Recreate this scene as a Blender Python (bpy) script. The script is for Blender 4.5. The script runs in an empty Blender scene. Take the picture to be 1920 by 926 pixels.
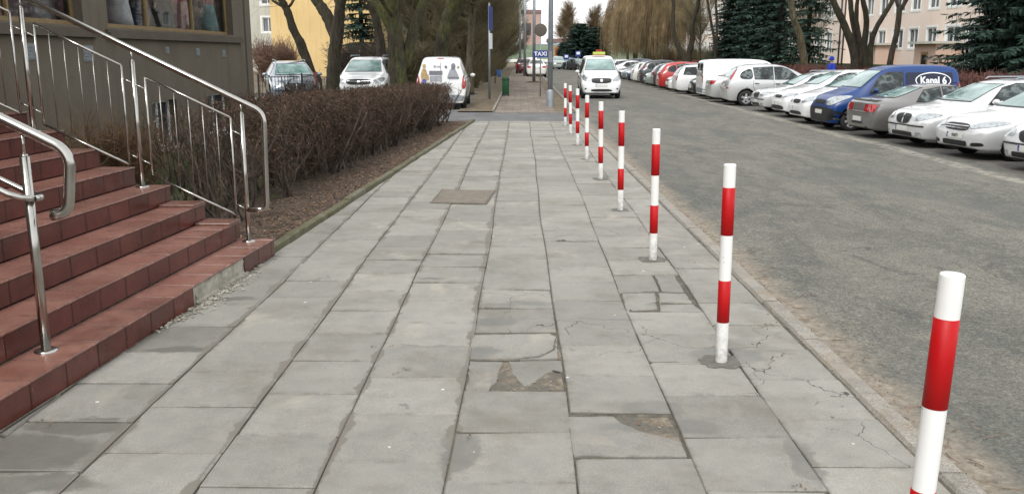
import bpy, bmesh, math, random
from mathutils import Vector, Matrix
from mathutils.bvhtree import BVHTree
R = math.radians
sc = bpy.context.scene
C = sc.collection
rnd = random.Random(7)

# ---------------------------------------------------------------- camera, sky, light
H = 1.85
FPX, PITCH, YAW = 1690.0, 12.074, 0.5636
cd = bpy.data.cameras.new('camera'); cam = bpy.data.objects.new('camera', cd); C.objects.link(cam)
cd.sensor_width = 36; cd.lens = 36 * FPX / 1920; cd.clip_end = 3000; cd.clip_start = .05
cam.location = (0, 0, H); cam.rotation_euler = (R(90 - PITCH), 0, R(YAW)); sc.camera = cam
w = bpy.data.worlds.new('World'); sc.world = w; w.use_nodes = True
nt = w.node_tree; nt.nodes.clear()
sky = nt.nodes.new('ShaderNodeTexSky'); sky.sky_type = 'NISHITA'; sky.sun_disc = False
SUN_EL, SUN_AZ = 50, 200
sky.sun_elevation = R(SUN_EL); sky.sun_rotation = R(SUN_AZ); sky.air_density = 1; sky.dust_density = 1; sky.ozone_density = 1
hs = nt.nodes.new('ShaderNodeHueSaturation'); hs.inputs['Saturation'].default_value = .13; hs.inputs['Value'].default_value = 1.0
bg = nt.nodes.new('ShaderNodeBackground'); bg.inputs['Strength'].default_value = .15
wo = nt.nodes.new('ShaderNodeOutputWorld')
mxw = nt.nodes.new('ShaderNodeMix'); mxw.data_type = 'RGBA'; mxw.inputs[0].default_value = .62; mxw.inputs[7].default_value = (7.6, 7.7, 7.8, 1)   # bright closed cloud deck over the clear-sky model
nt.links.new(sky.outputs[0], hs.inputs['Color']); nt.links.new(hs.outputs[0], mxw.inputs[6]); nt.links.new(mxw.outputs[2], bg.inputs[0]); nt.links.new(bg.outputs[0], wo.inputs[0])
sd = bpy.data.lights.new('sun', 'SUN'); sd.energy = 1.5; sd.angle = R(20); sd.color = (1, .97, .93)
so = bpy.data.objects.new('sun', sd); C.objects.link(so)
# sky rotation 0 = sun towards +Y, growing clockwise
az = R(SUN_AZ); sv = Vector((math.sin(az) * math.cos(R(SUN_EL)), math.cos(az) * math.cos(R(SUN_EL)), math.sin(R(SUN_EL))))
so.rotation_euler = sv.to_track_quat('Z', 'Y').to_euler()
vs = sc.view_settings; vs.view_transform = 'Standard'; vs.look = 'None'; vs.gamma = 1; vs.exposure = 0.62; vs.use_curve_mapping = False
sc.render.engine = 'CYCLES'

# ---------------------------------------------------------------- helpers
def ray(u, v):
    P = R(PITCH); x = (u - 960) / FPX; y = -(v - 463) / FPX
    d = Vector((x, math.cos(P) + y * math.sin(P), -math.sin(P) + y * math.cos(P)))
    d.rotate(Matrix.Rotation(R(YAW), 3, 'Z')); return d
def gz(u, v, z=0.0):            # photo pixel -> point on the level z
    d = ray(u, v); return Vector((0, 0, H)) + d * ((z - H) / d.z)
def gy(u, v, Y):                # photo pixel -> point at distance Y
    d = ray(u, v); return Vector((0, 0, H)) + d * (Y / d.y)

def tag(o, label=None, cat=None, group=None, kind=None):
    if label: o['label'] = label
    if cat: o['category'] = cat
    if group: o['group'] = group
    if kind: o['kind'] = kind
    return o
def link(name, me, parent=None):
    o = bpy.data.objects.new(name, me); C.objects.link(o); o.parent = parent; return o
def empty(name, loc=(0, 0, 0), rz=0):
    o = bpy.data.objects.new(name, None); C.objects.link(o); o.location = loc; o.rotation_euler = (0, 0, rz); o.empty_display_size = .2
    return o
def thing(name, label, cat, loc=(0, 0, 0), rz=0, group=None):
    return tag(empty(name, loc, rz), label, cat, group)
KIDS = {}
def copy_tree(o, parent=None):
    c = o.copy(); C.objects.link(c)
    if parent: c.parent = parent
    for ch in [x for x in o.children]: copy_tree(ch, c)
    return c

class MB:
    def __init__(s): s.v = []; s.f = []; s.m = []; s.sm = []
    def poly(s, pts, m=0, smooth=False):
        n = len(s.v); s.v += [tuple(p) for p in pts]; s.f.append(tuple(range(n, n + len(pts)))); s.m.append(m); s.sm.append(smooth)
    def box(s, lo, hi, m=0, M=None):
        x0, y0, z0 = lo; x1, y1, z1 = hi; n = len(s.v)
        pts = [Vector(p) for p in ((x0, y0, z0), (x1, y0, z0), (x1, y1, z0), (x0, y1, z0), (x0, y0, z1), (x1, y0, z1), (x1, y1, z1), (x0, y1, z1))]
        if M: pts = [M @ p for p in pts]
        s.v += [tuple(p) for p in pts]
        for q in ((0, 3, 2, 1), (4, 5, 6, 7), (0, 1, 5, 4), (1, 2, 6, 5), (2, 3, 7, 6), (3, 0, 4, 7)):
            s.f.append(tuple(n + i for i in q)); s.m.append(m); s.sm.append(False)
        return s
    def prism(s, poly2, z0, z1, m=0, M=None):   # polygon in XY, counterclockwise
        k = len(poly2); n = len(s.v)
        pts = [Vector((x, y, z0)) for x, y in poly2] + [Vector((x, y, z1)) for x, y in poly2]
        if M: pts = [M @ p for p in pts]
        s.v += [tuple(p) for p in pts]
        s.f.append(tuple(n + i for i in reversed(range(k)))); s.f.append(tuple(n + k + i for i in range(k)))
        for i in range(k): s.f.append((n + i, n + (i + 1) % k, n + k + (i + 1) % k, n + k + i))
        s.m += [m] * (k + 2); s.sm += [False] * (k + 2); return s
    def tube(s, pts, rad, sides=8, m=0, caps=True):
        pts = [Vector(p) for p in pts]; k = len(pts)
        rads = rad if isinstance(rad, (list, tuple)) else [rad] * k
        t = (pts[1] - pts[0]).normalized(); a = t.orthogonal().normalized(); n0 = len(s.v)
        for i in range(k):
            if i == 0: t2 = pts[1] - pts[0]
            elif i == k - 1: t2 = pts[-1] - pts[-2]
            else: t2 = (pts[i + 1] - pts[i]).normalized() + (pts[i] - pts[i - 1]).normalized()
            if t2.length < 1e-9: t2 = t
            t2 = t2.normalized(); a = a - t2 * a.dot(t2)
            if a.length < 1e-6: a = t2.orthogonal()
            a = a.normalized(); b = t2.cross(a); t = t2
            for j in range(sides):
                an = 2 * math.pi * j / sides
                s.v.append(tuple(pts[i] + (a * math.cos(an) + b * math.sin(an)) * rads[i]))
        for i in range(k - 1):
            for j in range(sides):
                q = n0 + i * sides; j2 = (j + 1) % sides
                s.f.append((q + j, q + j2, q + sides + j2, q + sides + j)); s.m.append(m); s.sm.append(True)
        if caps:
            s.f.append(tuple(n0 + j for j in reversed(range(sides)))); s.m.append(m); s.sm.append(False)
            e = n0 + (k - 1) * sides; s.f.append(tuple(e + j for j in range(sides))); s.m.append(m); s.sm.append(False)
        return s
    def lathe(s, prof, center=(0, 0, 0), seg=24, m=0, axis='Z', mats=None):
        n0 = len(s.v); c = Vector(center)
        for (r, h) in prof:
            for j in range(seg):
                an = 2 * math.pi * j / seg
                p = Vector((r * math.cos(an), r * math.sin(an), h))
                if axis == 'Y': p = Vector((p.x, p.z, p.y))
                if axis == 'X': p = Vector((p.z, p.x, p.y))
                s.v.append(tuple(c + p))
        for i in range(len(prof) - 1):
            for j in range(seg):
                q = n0 + i * seg; j2 = (j + 1) % seg
                f = (q + j, q + j2, q + seg + j2, q + seg + j)
                if axis == 'Y': f = f[::-1]
                s.f.append(f); s.m.append(mats[i] if mats else m); s.sm.append(True)
        return s
    def mesh(s, name, mats):
        me = bpy.data.meshes.new(name); me.from_pydata(s.v, [], s.f)
        for mm in (mats if isinstance(mats, (list, tuple)) else [mats]): me.materials.append(mm)
        me.polygons.foreach_set('material_index', s.m); me.polygons.foreach_set('use_smooth', s.sm); me.update()
        return me
    def build(s, name, mats, parent=None): return link(name, s.mesh(name, mats), parent)

# ---------------------------------------------------------------- materials
def srgb(r, g, b):
    f = lambda c: (c / 255) / 12.92 if c / 255 <= .04045 else ((c / 255 + .055) / 1.055) ** 2.4
    return (f(r), f(g), f(b))
class NT:
    def __init__(s, name):
        s.mat = bpy.data.materials.new(name); s.mat.use_nodes = True; s.t = s.mat.node_tree; s.t.nodes.clear()
        s.out = s.t.nodes.new('ShaderNodeOutputMaterial'); s.b = s.t.nodes.new('ShaderNodeBsdfPrincipled')
        s.t.links.new(s.b.outputs[0], s.out.inputs[0])
    def n(s, typ, ins={}, **kw):
        nd = s.t.nodes.new(typ)
        for k, v in kw.items(): setattr(nd, k, v)
        for k, v in ins.items(): s.set(nd.inputs[k], v)
        return nd
    def set(s, sock, v):
        if isinstance(v, bpy.types.NodeSocket): s.t.links.new(v, sock)
        elif isinstance(v, (tuple, list)) and len(v) == 3 and sock.type == 'RGBA': sock.default_value = (*v, 1)
        else: sock.default_value = v
    def bs(s, **kw):
        for k, v in kw.items(): s.set(s.b.inputs[k.replace('_', ' ')], v)
    def pos(s, world=True):
        return s.n('ShaderNodeNewGeometry').outputs['Position'] if world else s.n('ShaderNodeTexCoord').outputs['Object']
    def noise(s, scale, detail=4, rough=.55, vec=None, dist=0):
        nd = s.n('ShaderNodeTexNoise', {'Scale': scale, 'Detail': detail, 'Roughness': rough, 'Distortion': dist})
        if vec is not None: s.set(nd.inputs['Vector'], vec)
        return nd.outputs['Fac']
    def voro(s, scale, vec=None, feature='F1', out='Distance', rand=1):
        nd = s.n('ShaderNodeTexVoronoi', {'Scale': scale, 'Randomness': rand}, feature=feature)
        if vec is not None: s.set(nd.inputs['Vector'], vec)
        return nd.outputs[out]
    def ramp(s, fac, stops, interp='LINEAR'):
        nd = s.n('ShaderNodeValToRGB', {'Fac': fac}); cr = nd.color_ramp; cr.interpolation = interp
        while len(cr.elements) > 1: cr.elements.remove(cr.elements[0])
        cr.elements[0].position = stops[0][0]; c = stops[0][1]; cr.elements[0].color = (*c, 1) if isinstance(c, (tuple, list)) else (c, c, c, 1)
        for p, c in stops[1:]:
            e = cr.elements.new(p); e.color = (*c, 1) if isinstance(c, (tuple, list)) else (c, c, c, 1)
        return nd.outputs[0]
    def mix(s, fac, a, b, mode='MIX'):
        nd = s.n('ShaderNodeMix', {}, data_type='RGBA', blend_type=mode)
        s.set(nd.inputs[0], fac); s.set(nd.inputs[6], a); s.set(nd.inputs[7], b); return nd.outputs[2]
    def math(s, op, a, b=0.0, c=None, clamp=False):
        nd = s.n('ShaderNodeMath', {}, operation=op, use_clamp=clamp); s.set(nd.inputs[0], a); s.set(nd.inputs[1], b)
        if c is not None: s.set(nd.inputs[2], c)
        return nd.outputs[0]
    def mr(s, v, a, b, c=0.0, d=1.0):
        nd = s.n('ShaderNodeMapRange', {'Value': v, 'From Min': a, 'From Max': b, 'To Min': c, 'To Max': d}); return nd.outputs[0]
    def scalev(s, vec, sx, sy, sz):
        nd = s.n('ShaderNodeVectorMath', {0: vec, 1: (sx, sy, sz)}, operation='MULTIPLY'); return nd.outputs[0]
    def bump(s, h, strength=.3, dist=.01):
        nd = s.n('ShaderNodeBump', {'Height': h, 'Strength': strength, 'Distance': dist}); s.set(s.b.inputs['Normal'], nd.outputs[0])

def simple(name, col, rough=.6, metal=0, var=.15, scale=4, bump=0, coat=0, world=False, spec=None, fine=0):
    t = NT(name); p = t.pos(world)
    if var:
        k = t.noise(scale, 5, .6, p)
        c = t.mix(t.mr(k, .3, .7), tuple(x * (1 - var) for x in col), tuple(min(1, x * (1 + var)) for x in col))
        if fine: c = t.mix(fine, c, t.ramp(t.noise(scale * 25, 2, .6, p), [(.35, 0.0), (.65, 1.0)]), 'OVERLAY')
    else: c = col
    t.bs(Base_Color=c, Roughness=rough, Metallic=metal)
    if coat: t.bs(Coat_Weight=coat, Coat_Roughness=.05)
    if spec is not None: t.b.inputs['Specular IOR Level'].default_value = spec
    if bump: t.bump(t.noise(scale * 8, 4, .6, p), bump, .01)
    return t.mat

M = {}
M['white'] = simple('white_plastic', (.78, .78, .76), .45, var=.03)
M['black'] = simple('black_plastic', (.012, .012, .013), .5, var=.1)
M['rubber'] = simple('tyre_rubber', (.018, .018, .018), .85, var=.15, scale=8)
M['steel'] = simple('polished_steel', (.42, .41, .38), .19, 1, var=.10, scale=9)
M['steelthin'] = simple('brushed_steel', (.30, .29, .27), .25, 1, var=.15, scale=12)
M['galv'] = simple('galvanised_steel', (.30, .33, .36), .5, .55, var=.15, scale=6)
M['alu'] = simple('alloy_wheel', (.55, .56, .57), .35, .7, var=.05)
M['hub'] = simple('wheel_cover_silver', (.42, .43, .44), .4, .3, var=.05)
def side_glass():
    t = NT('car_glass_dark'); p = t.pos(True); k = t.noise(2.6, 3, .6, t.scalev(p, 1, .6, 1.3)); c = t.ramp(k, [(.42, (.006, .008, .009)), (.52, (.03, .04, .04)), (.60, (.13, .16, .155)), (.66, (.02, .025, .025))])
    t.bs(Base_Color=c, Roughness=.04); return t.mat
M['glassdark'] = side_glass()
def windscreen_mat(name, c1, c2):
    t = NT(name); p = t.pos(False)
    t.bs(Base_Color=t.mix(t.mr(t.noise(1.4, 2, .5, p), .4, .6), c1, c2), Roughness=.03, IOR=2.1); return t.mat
M['windscreen'] = windscreen_mat('car_windscreen', (.10, .19, .175), (.30, .42, .40))  # pale blue-green base colours stand in for sky reflected in the glass
M['lamp_clear'] = simple('headlamp_lens', (.42, .45, .46), .12, .5, var=.35, scale=14, coat=1)
M['lamp_red'] = simple('tail_lamp_lens', (.35, .01, .01), .15, 0, var=.25, scale=12, coat=1)
M['lamp_orange'] = simple('indicator_lens', (.7, .2, .02), .2, 0, var=.15, coat=1)
M['plate'] = simple('plate_white', (.62, .62, .58), .4, var=.04)
M['plate_blue'] = simple('plate_blue', (.02, .05, .3), .4, var=.04)
M['chrome'] = simple('chrome', (.7, .7, .7), .1, 1, var=0)

def concrete_mat():
    t = NT('paving_concrete'); p = t.pos(True)
    tone = t.n('ShaderNodeAttribute', attribute_name='tone').outputs['Fac']
    big = t.noise(1.1, 5, .6, p); mid = t.noise(7, 6, .65, p); p2 = p; fine = t.noise(160, 3, .7, p)
    c = t.mix(t.mr(big, .3, .7), (.196, .189, .169), (.268, .259, .234))
    c = t.mix(t.mr(mid, .35, .75, 0, .55), c, (.325, .305, .262))
    c = t.mix(.30, c, t.ramp(fine, [(.38, .25), (.5, .5), (.62, .8)]), 'OVERLAY')
    c = t.mix(t.mr(t.noise(1.6, 6, .7, t.n('ShaderNodeVectorMath', {0: p, 1: (7.3, 2.1, 0)}, operation='ADD').outputs[0]), .50, .68, 0, .5), c, (.150, .135, .102))
    # pale sandy blooms
    c = t.mix(t.mr(t.noise(2.3, 4, .6, t.scalev(p, 1, .6, 1), .4), .60, .72, 0, .7), c, (.37, .335, .275))
    c = t.mix(1.0, c, t.n('ShaderNodeCombineColor', {0: tone, 1: tone, 2: tone}).outputs[0], 'MULTIPLY')
    # dark grime creeping from slab edges
    edge = t.n('ShaderNodeAttribute', attribute_name='edge').outputs['Fac']
    c = t.mix(t.math('MULTIPLY', t.mr(edge, .35, 1.0), t.mr(t.noise(9, 4, .7, p), .46, .66, 0, .6)), c, (.13, .12, .095))
    # damp patches (real stains, each at its own place)
    wob = t.n('ShaderNodeTexNoise', {'Scale': 7.0, 'Detail': 6, 'Roughness': .7, 'Vector': p}).outputs['Color']
    pw = t.n('ShaderNodeVectorMath', {0: p, 1: t.n('ShaderNodeVectorMath', {0: wob, 1: (.22, .22, 0)}, operation='MULTIPLY').outputs[0]}, operation='ADD').outputs[0]
    wet = None
    spots = [(925, 602, .17, .10, 0), (935, 575, .13, .06, 0), (1000, 569, .20, .06, .1), (905, 662, .10, .12, 0), (1225, 765, .16, .12, 0), (1238, 800, .30, .09, -.3), (862, 845, .10, .22, .1),
             (1360, 668, .22, .17, 0), (1226, 485, .18, .14, 0), (1165, 394, .15, .14, 0), (1127, 337, .14, .13, 0), (1505, 860, .07, .22, .1), (20, 850, .42, .22, .1), (150, 800, .30, .10, 0), (60, 905, .3, .1, 0), (395, 520, .16, .3, 0), (330, 655, .20, .06, 0), (430, 560, .2, .06, 0),
             (810, 524, .14, .03, 0), (1150, 598, .28, .022, 0), (800, 648, .18, .02, 0), (1100, 300, .13, .12, 0), (1420, 570, .05, .14, 0), (1240, 570, .10, .06, 0), (760, 760, .03, .02, 0)]
    for u, v, a, b, rot in spots:
        g = gz(u, v, 0)
        d = t.n('ShaderNodeVectorMath', {0: pw, 1: (g.x + .11, g.y + .11, 0)}, operation='SUBTRACT').outputs[0]
        d = t.scalev(d, 1 / a, 1 / b, 0)
        L = t.n('ShaderNodeVectorMath', {0: d}, operation='LENGTH').outputs['Value']
        k = t.mr(L, 1.12, .86)
        wet = k if wet is None else t.math('MAXIMUM', wet, k)
    c = t.mix(t.math('MULTIPLY', wet, t.mr(t.noise(3.7, 4, .7, p), .3, .7, .45, .85)), c, (.105, .100, .084))
    sx = t.n('ShaderNodeSeparateXYZ', {0: p}); Xp = sx.outputs[0]; Yp = sx.outputs[1]; jm = None
    for jx in (-1.99, -1.42, -.885, -.318):
        dd = t.math('ABSOLUTE', t.math('SUBTRACT', Xp, jx - .01)); jm = dd if jm is None else t.math('MINIMUM', jm, dd)
    wobj = t.mr(t.noise(3.2, 4, .65, t.scalev(p, .6, 1, 1), 0), .44, .72, .004, .062)
    sm = t.mr(t.math('SUBTRACT', jm, wobj), .006, -.004)
    c = t.mix(t.math('MULTIPLY', sm, .85), c, (.155, .14, .115))
    pc = t.n('ShaderNodeVectorMath', {0: p, 1: t.n('ShaderNodeVectorMath', {0: t.n('ShaderNodeTexNoise', {'Scale': 4.0, 'Vector': p, 'Detail': 4}).outputs['Color'], 1: (.35, .35, 0)}, operation='MULTIPLY').outputs[0]}, operation='ADD').outputs[0]
    ck = t.voro(1.9, pc, 'DISTANCE_TO_EDGE')
    zone = t.math('MULTIPLY', t.mr(t.noise(.75, 3, .5, t.n('ShaderNodeVectorMath', {0: p, 1: (3.1, .4, 0)}, operation='ADD').outputs[0]), .55, .60), t.math('MULTIPLY', t.mr(Xp, -.5, -.2), t.mr(Yp, 13, 9)))
    c = t.mix(t.math('MULTIPLY', t.mr(ck, .006, .002), zone), c, (.03, .028, .022))
    # white specks (gum, grit)
    sp = t.voro(3.1, p); c = t.mix(t.math('LESS_THAN', sp, .035), c, (.6, .6, .56))
    t.bs(Base_Color=c, Roughness=t.mr(wet, 0, 1, .85, .45)); t.bump(t.math('ADD', fine, t.math('MULTIPLY', mid, 2.0)), .35, .004)
    return t.mat
M['slab'] = concrete_mat()

def sand_mat(name, a, b, c3, s=14):
    t = NT(name); p = t.pos(True)
    k = t.noise(s, 6, .7, p); c = t.ramp(k, [(.3, a), (.52, b), (.72, c3)])
    c = t.mix(.35, c, t.ramp(t.noise(110, 3, .7, p), [(.38, .1), (.62, .9)]), 'OVERLAY')
    t.bs(Base_Color=c, Roughness=.95); t.bump(k, .6, .02); return t.mat
M['jointfill'] = sand_mat('joint_dirt', (.05, .045, .035), (.10, .09, .07), (.17, .15, .115), 9)
def rubble_mat():
    t = NT('crumbled_mortar'); p = t.pos(True); k = t.noise(22, 6, .7, p); c = t.ramp(k, [(.3, (.11, .085, .06)), (.52, (.20, .165, .12)), (.72, (.33, .29, .23))])
    c = t.mix(t.mr(t.noise(4.5, 3, .5, p), .47, .54, 0, .8), c, (.115, .108, .09)); t.bs(Base_Color=c, Roughness=.9); t.bump(k, .8, .03); return t.mat
M['rubble'] = rubble_mat()
M['rubble_old'] = sand_mat('paving_crumb', (.12, .095, .065), (.23, .19, .135), (.38, .33, .26), 22)
M['soil'] = sand_mat('dark_garden_soil', (.022, .016, .011), (.05, .036, .024), (.10, .075, .05), 5)
M['litter_leaf'] = simple('dry_leaf', (.16, .095, .055), .8, var=.75, scale=7, world=True)

def road_mat():
    t = NT('worn_asphalt'); p = t.pos(True); sep = t.n('ShaderNodeSeparateXYZ', {0: p}); X = sep.outputs[0]; Y = sep.outputs[1]
    a = t.noise(.55, 6, .62, t.scalev(p, 1.6, .55, 1), .6); m = t.noise(3.2, 6, .7, t.scalev(p, 1, .6, 1)); f = t.noise(90, 3, .75, p)
    c = t.mix(t.mr(a, .38, .62), (.078, .081, .072), (.145, .138, .114))
    c = t.mix(t.mr(m, .45, .68, 0, .75), c, (.185, .170, .138))
    c = t.mix(t.mr(t.noise(1.7, 5, .7, t.scalev(p, 1, .5, 1), 1.2), .56, .64, 0, .7), c, (.055, .056, .050))
    c = t.mix(t.mr(t.noise(11, 5, .75, t.scalev(p, 1, .7, 1)), .40, .64, 0, .55), c, (.085, .082, .066)); c = t.mix(t.mr(t.noise(14, 4, .75, t.n('ShaderNodeVectorMath', {0: p, 1: (5, 9, 2)}, operation='ADD').outputs[0]), .52, .68, 0, .6), c, (.21, .195, .16))
    c = t.mix(.6, c, t.ramp(t.noise(38, 4, .8, p), [(.36, .1), (.5, .5), (.64, .9)]), 'OVERLAY')
    c = t.mix(.42, c, t.ramp(f, [(.36, .02), (.5, .5), (.64, .98)]), 'OVERLAY')
    c = t.mix(t.mr(t.noise(.33, 4, .6, t.n('ShaderNodeVectorMath', {0: t.scalev(p, 1.5, .5, 1), 1: (2, 7, 0)}, operation='ADD').outputs[0], .8), .52, .58, 0, .38), c, (.068, .074, .068))
    # cracks
    cr = t.voro(.75, t.n('ShaderNodeVectorMath', {0: p, 1: t.n('ShaderNodeVectorMath', {0: t.n('ShaderNodeTexNoise', {'Scale': 1.5, 'Vector': p, 'Detail': 5}).outputs['Color'], 1: (1.1, 1.1, 0)}, operation='MULTIPLY').outputs[0]}, operation='ADD').outputs[0], 'DISTANCE_TO_EDGE')
    c = t.mix(t.math('MULTIPLY', t.mr(cr, .008, .003), t.mr(t.noise(.4, 2, .5, p), .56, .66)), c, (.03, .03, .03))
    # sandy gutter along the kerb
    kx = t.math('SUBTRACT', X, t.math('MULTIPLY_ADD', Y, -.0123, 1.99)); wob = t.math('MULTIPLY_ADD', t.noise(2.6, 6, .7, p), .50, -.25)
    gut = t.mr(t.math('ADD', kx, wob), .40, .20)
    sandc = t.ramp(t.noise(16, 5, .7, p), [(.3, (.11, .09, .065)), (.5, (.23, .195, .15)), (.7, (.35, .305, .24))])
    c = t.mix(t.math('MULTIPLY', gut, .8), c, sandc)
    # worn pale concrete strip between carriageway and parking
    px = t.math('SUBTRACT', X, t.math('MULTIPLY_ADD', t.noise(.35, 3, .5, p), .7, 7.75))
    st = t.math('MULTIPLY', t.mr(t.math('ABSOLUTE', px), .26, .14), t.mr(t.noise(5, 5, .7, p), .40, .58))
    c = t.mix(st, c, (.27, .25, .21))
    pk = t.mr(px, .2, .8); c = t.mix(t.math('MULTIPLY', pk, .6), c, t.mix(t.mr(m, .4, .7), (.055, .050, .050), (.12, .105, .098)))
    t.bs(Base_Color=c, Roughness=.88); t.bump(t.math('ADD', f, t.math('MULTIPLY', m, 3)), .4, .006); return t.mat
M['road'] = road_mat()
def asphalt2():
    t = NT('side_asphalt'); p = t.pos(True)
    c = t.mix(t.mr(t.noise(1.2, 6, .65, p), .35, .65), (.085, .087, .088), (.15, .15, .148))
    c = t.mix(.4, c, t.ramp(t.noise(70, 3, .7, p), [(.38, .1), (.62, .9)]), 'OVERLAY'); t.bs(Base_Color=c, Roughness=.9); return t.mat
M['asphalt'] = asphalt2()
def farpath():
    t = NT('dirty_far_paving'); p = t.pos(True)
    c = t.mix(t.mr(t.noise(.9, 6, .7, t.scalev(p, 1, .35, 1)), .38, .62), (.15, .118, .088), (.26, .22, .18))
    br = t.n('ShaderNodeTexBrick', {'Scale': 1.0, 'Mortar Size': .015, 'Brick Width': .557, 'Row Height': .557, 'Color1': (.9, .9, .9, 1), 'Color2': (1, 1, 1, 1), 'Mortar': (.5, .48, .44, 1), 'Vector': p}).outputs[0]
    c = t.mix(1, c, br, 'MULTIPLY')
    c = t.mix(t.mr(t.noise(2.6, 5, .7, p), .52, .66), c, (.10, .078, .058)); t.bs(Base_Color=c, Roughness=.9); return t.mat
M['farpath'] = farpath()
def kerbmat(name, moss):
    t = NT(name); p = t.pos(True); k = t.noise(5, 6, .65, p)
    c = t.mix(t.mr(k, .3, .7), (.19, .175, .15), (.30, .28, .245))
    if moss: c = t.mix(t.mr(t.noise(3, 5, .7, p), .36, .56, .6, .97), c, (.085, .080, .035))
    else: c = t.mix(t.mr(t.noise(4, 5, .7, p), .52, .66), c, (.24, .20, .145))
    c = t.mix(.4, c, t.ramp(t.noise(120, 3, .7, p), [(.38, .1), (.62, .9)]), 'OVERLAY')
    t.bs(Base_Color=c, Roughness=.9); t.bump(k, .5, .01); return t.mat
M['kerb'] = kerbmat('kerb_concrete', False); M['mosskerb'] = kerbmat('mossy_kerb_concrete', True)
def lawnmat():
    t = NT('lawn_ground'); p = t.pos(True); sep = t.n('ShaderNodeSeparateXYZ', {0: p}); X = sep.outputs[0]; Y = sep.outputs[1]
    g = t.mix(t.mr(t.noise(6, 6, .7, p), .35, .65), (.035, .055, .014), (.085, .105, .03))
    s = t.ramp(t.noise(7, 6, .7, p), [(.3, (.03, .021, .014)), (.52, (.07, .05, .034)), (.74, (.15, .115, .08))])
    hx = t.math('SUBTRACT', X, t.math('MULTIPLY_ADD', Y, .061, -4.6))
    k = t.mr(t.math('ADD', hx, t.math('MULTIPLY_ADD', t.noise(1.3, 4, .6, p), 2.2, -1.1)), -.3, .5)
    t.bs(Base_Color=t.mix(k, g, s), Roughness=.95); t.bump(t.noise(20, 5, .7, p), .7, .03); return t.mat
M['lawn'] = lawnmat()
def fieldmat():
    t = NT('rough_ground'); p = t.pos(True)
    c = t.mix(t.mr(t.noise(.12, 6, .65, p), .35, .65), (.05, .06, .022), (.10, .085, .05)); t.bs(Base_Color=c, Roughness=.95); return t.mat
M['field'] = fieldmat()
M['leafsoil'] = sand_mat('leafy_verge', (.07, .05, .03), (.13, .10, .06), (.22, .18, .11), 3)
M['bank'] = simple('green_bank', (.105, .145, .085), .95, var=.25, scale=.3, world=True)

def tile_mat(name, a, b, rough, stain):
    t = NT(name); p = t.pos(True); tone = t.n('ShaderNodeAttribute', attribute_name='tone').outputs['Fac']
    c = t.mix(t.mr(t.noise(3, 5, .6, p), .3, .7), a, b)
    c = t.mix(1, c, t.n('ShaderNodeCombineColor', {0: tone, 1: tone, 2: tone}).outputs[0], 'MULTIPLY')
    c = t.mix(.2, c, t.ramp(t.noise(90, 3, .7, p), [(.35, .2), (.65, .8)]), 'OVERLAY')
    if stain:
        k = t.noise(7, 5, .7, t.scalev(p, 1, 2.2, .6)); c = t.mix(t.mr(k, .66, .74, 0, .35), c, (.36, .26, .22))
    eg = t.n('ShaderNodeAttribute', attribute_name='edge').outputs['Fac']; c = t.mix(t.math('MULTIPLY', t.mr(eg, .3, 1.0), t.mr(t.noise(12, 4, .7, p), .38, .62, 0, .7)), c, tuple(x * .35 for x in a))
    k2 = t.noise(4, 5, .6, p); c = t.mix(t.mr(k2, .50, .70, 0, .55), c, tuple(x * .45 for x in a))
    t.bs(Base_Color=c, Roughness=rough); t.bump(t.noise(25, 3, .5, p), .12, .004); return t.mat
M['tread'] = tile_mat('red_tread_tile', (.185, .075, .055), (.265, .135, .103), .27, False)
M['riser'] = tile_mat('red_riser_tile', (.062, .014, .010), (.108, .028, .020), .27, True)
M['grout'] = simple('dark_grout', (.05, .025, .02), .9, var=.3, world=True)
M['oldconcrete'] = simple('bare_concrete', (.33, .31, .26), .95, var=.35, scale=9, bump=.8, world=True, fine=.4)

def render_mat(name, a, b, s=1.2, fine=.25, drip=0):
    t = NT(name); p = t.pos(True)
    c = t.mix(t.mr(t.noise(s, 6, .6, p), .3, .7), a, b)
    c = t.mix(fine, c, t.ramp(t.noise(60, 3, .7, p), [(.35, .15), (.65, .85)]), 'OVERLAY')
    if drip:
        k = t.noise(3, 5, .6, t.scalev(p, 1, 1, .08)); c = t.mix(t.mr(k, .52, .72, 0, drip), c, tuple(x * .6 for x in a))
    t.bs(Base_Color=c, Roughness=.92); t.bump(t.noise(45, 4, .7, p), .25, .006); return t.mat
M['shopwall'] = render_mat('grey_brown_render', (.102, .084, .060), (.132, .112, .083), 1.4, .25, .35)
M['shoptrim'] = render_mat('dark_render', (.07, .056, .042), (.095, .08, .06), 2)
M['pink'] = render_mat('salmon_render', (.72, .60, .51), (.80, .69, .61), .25, .1, .25)
M['pinkdark'] = render_mat('porch_render', (.52, .37, .29), (.60, .44, .35), .6, .1)
M['creamwall'] = render_mat('cream_panel', (.42, .42, .36), (.56, .55, .49), .4, .1, .4)
M['yellowwall'] = render_mat('yellow_render', (.60, .43, .19), (.70, .52, .26), .3, .1, .3)
M['redpanel'] = simple('red_balcony_panel', (.30, .035, .02), .6, var=.15, scale=2)
M['winpane'] = simple('far_window_glass', (.03, .035, .045), .08, 0, var=.4, scale=1.2)
M['curtain'] = simple('net_curtain', (.30, .32, .34), .9, var=.3, scale=2)
M['winframe'] = simple('window_frame_white', (.74, .75, .73), .5, var=.04)
M['brownroof'] = simple('brown_roof', (.11, .055, .045), .8, var=.2)
M['wood'] = simple('varnished_window_wood', (.28, .16, .06), .5, var=.25, scale=5)
M['yellowwood'] = simple('ochre_window_frame', (.19, .13, .055), .5, var=.2, scale=5)
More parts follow.
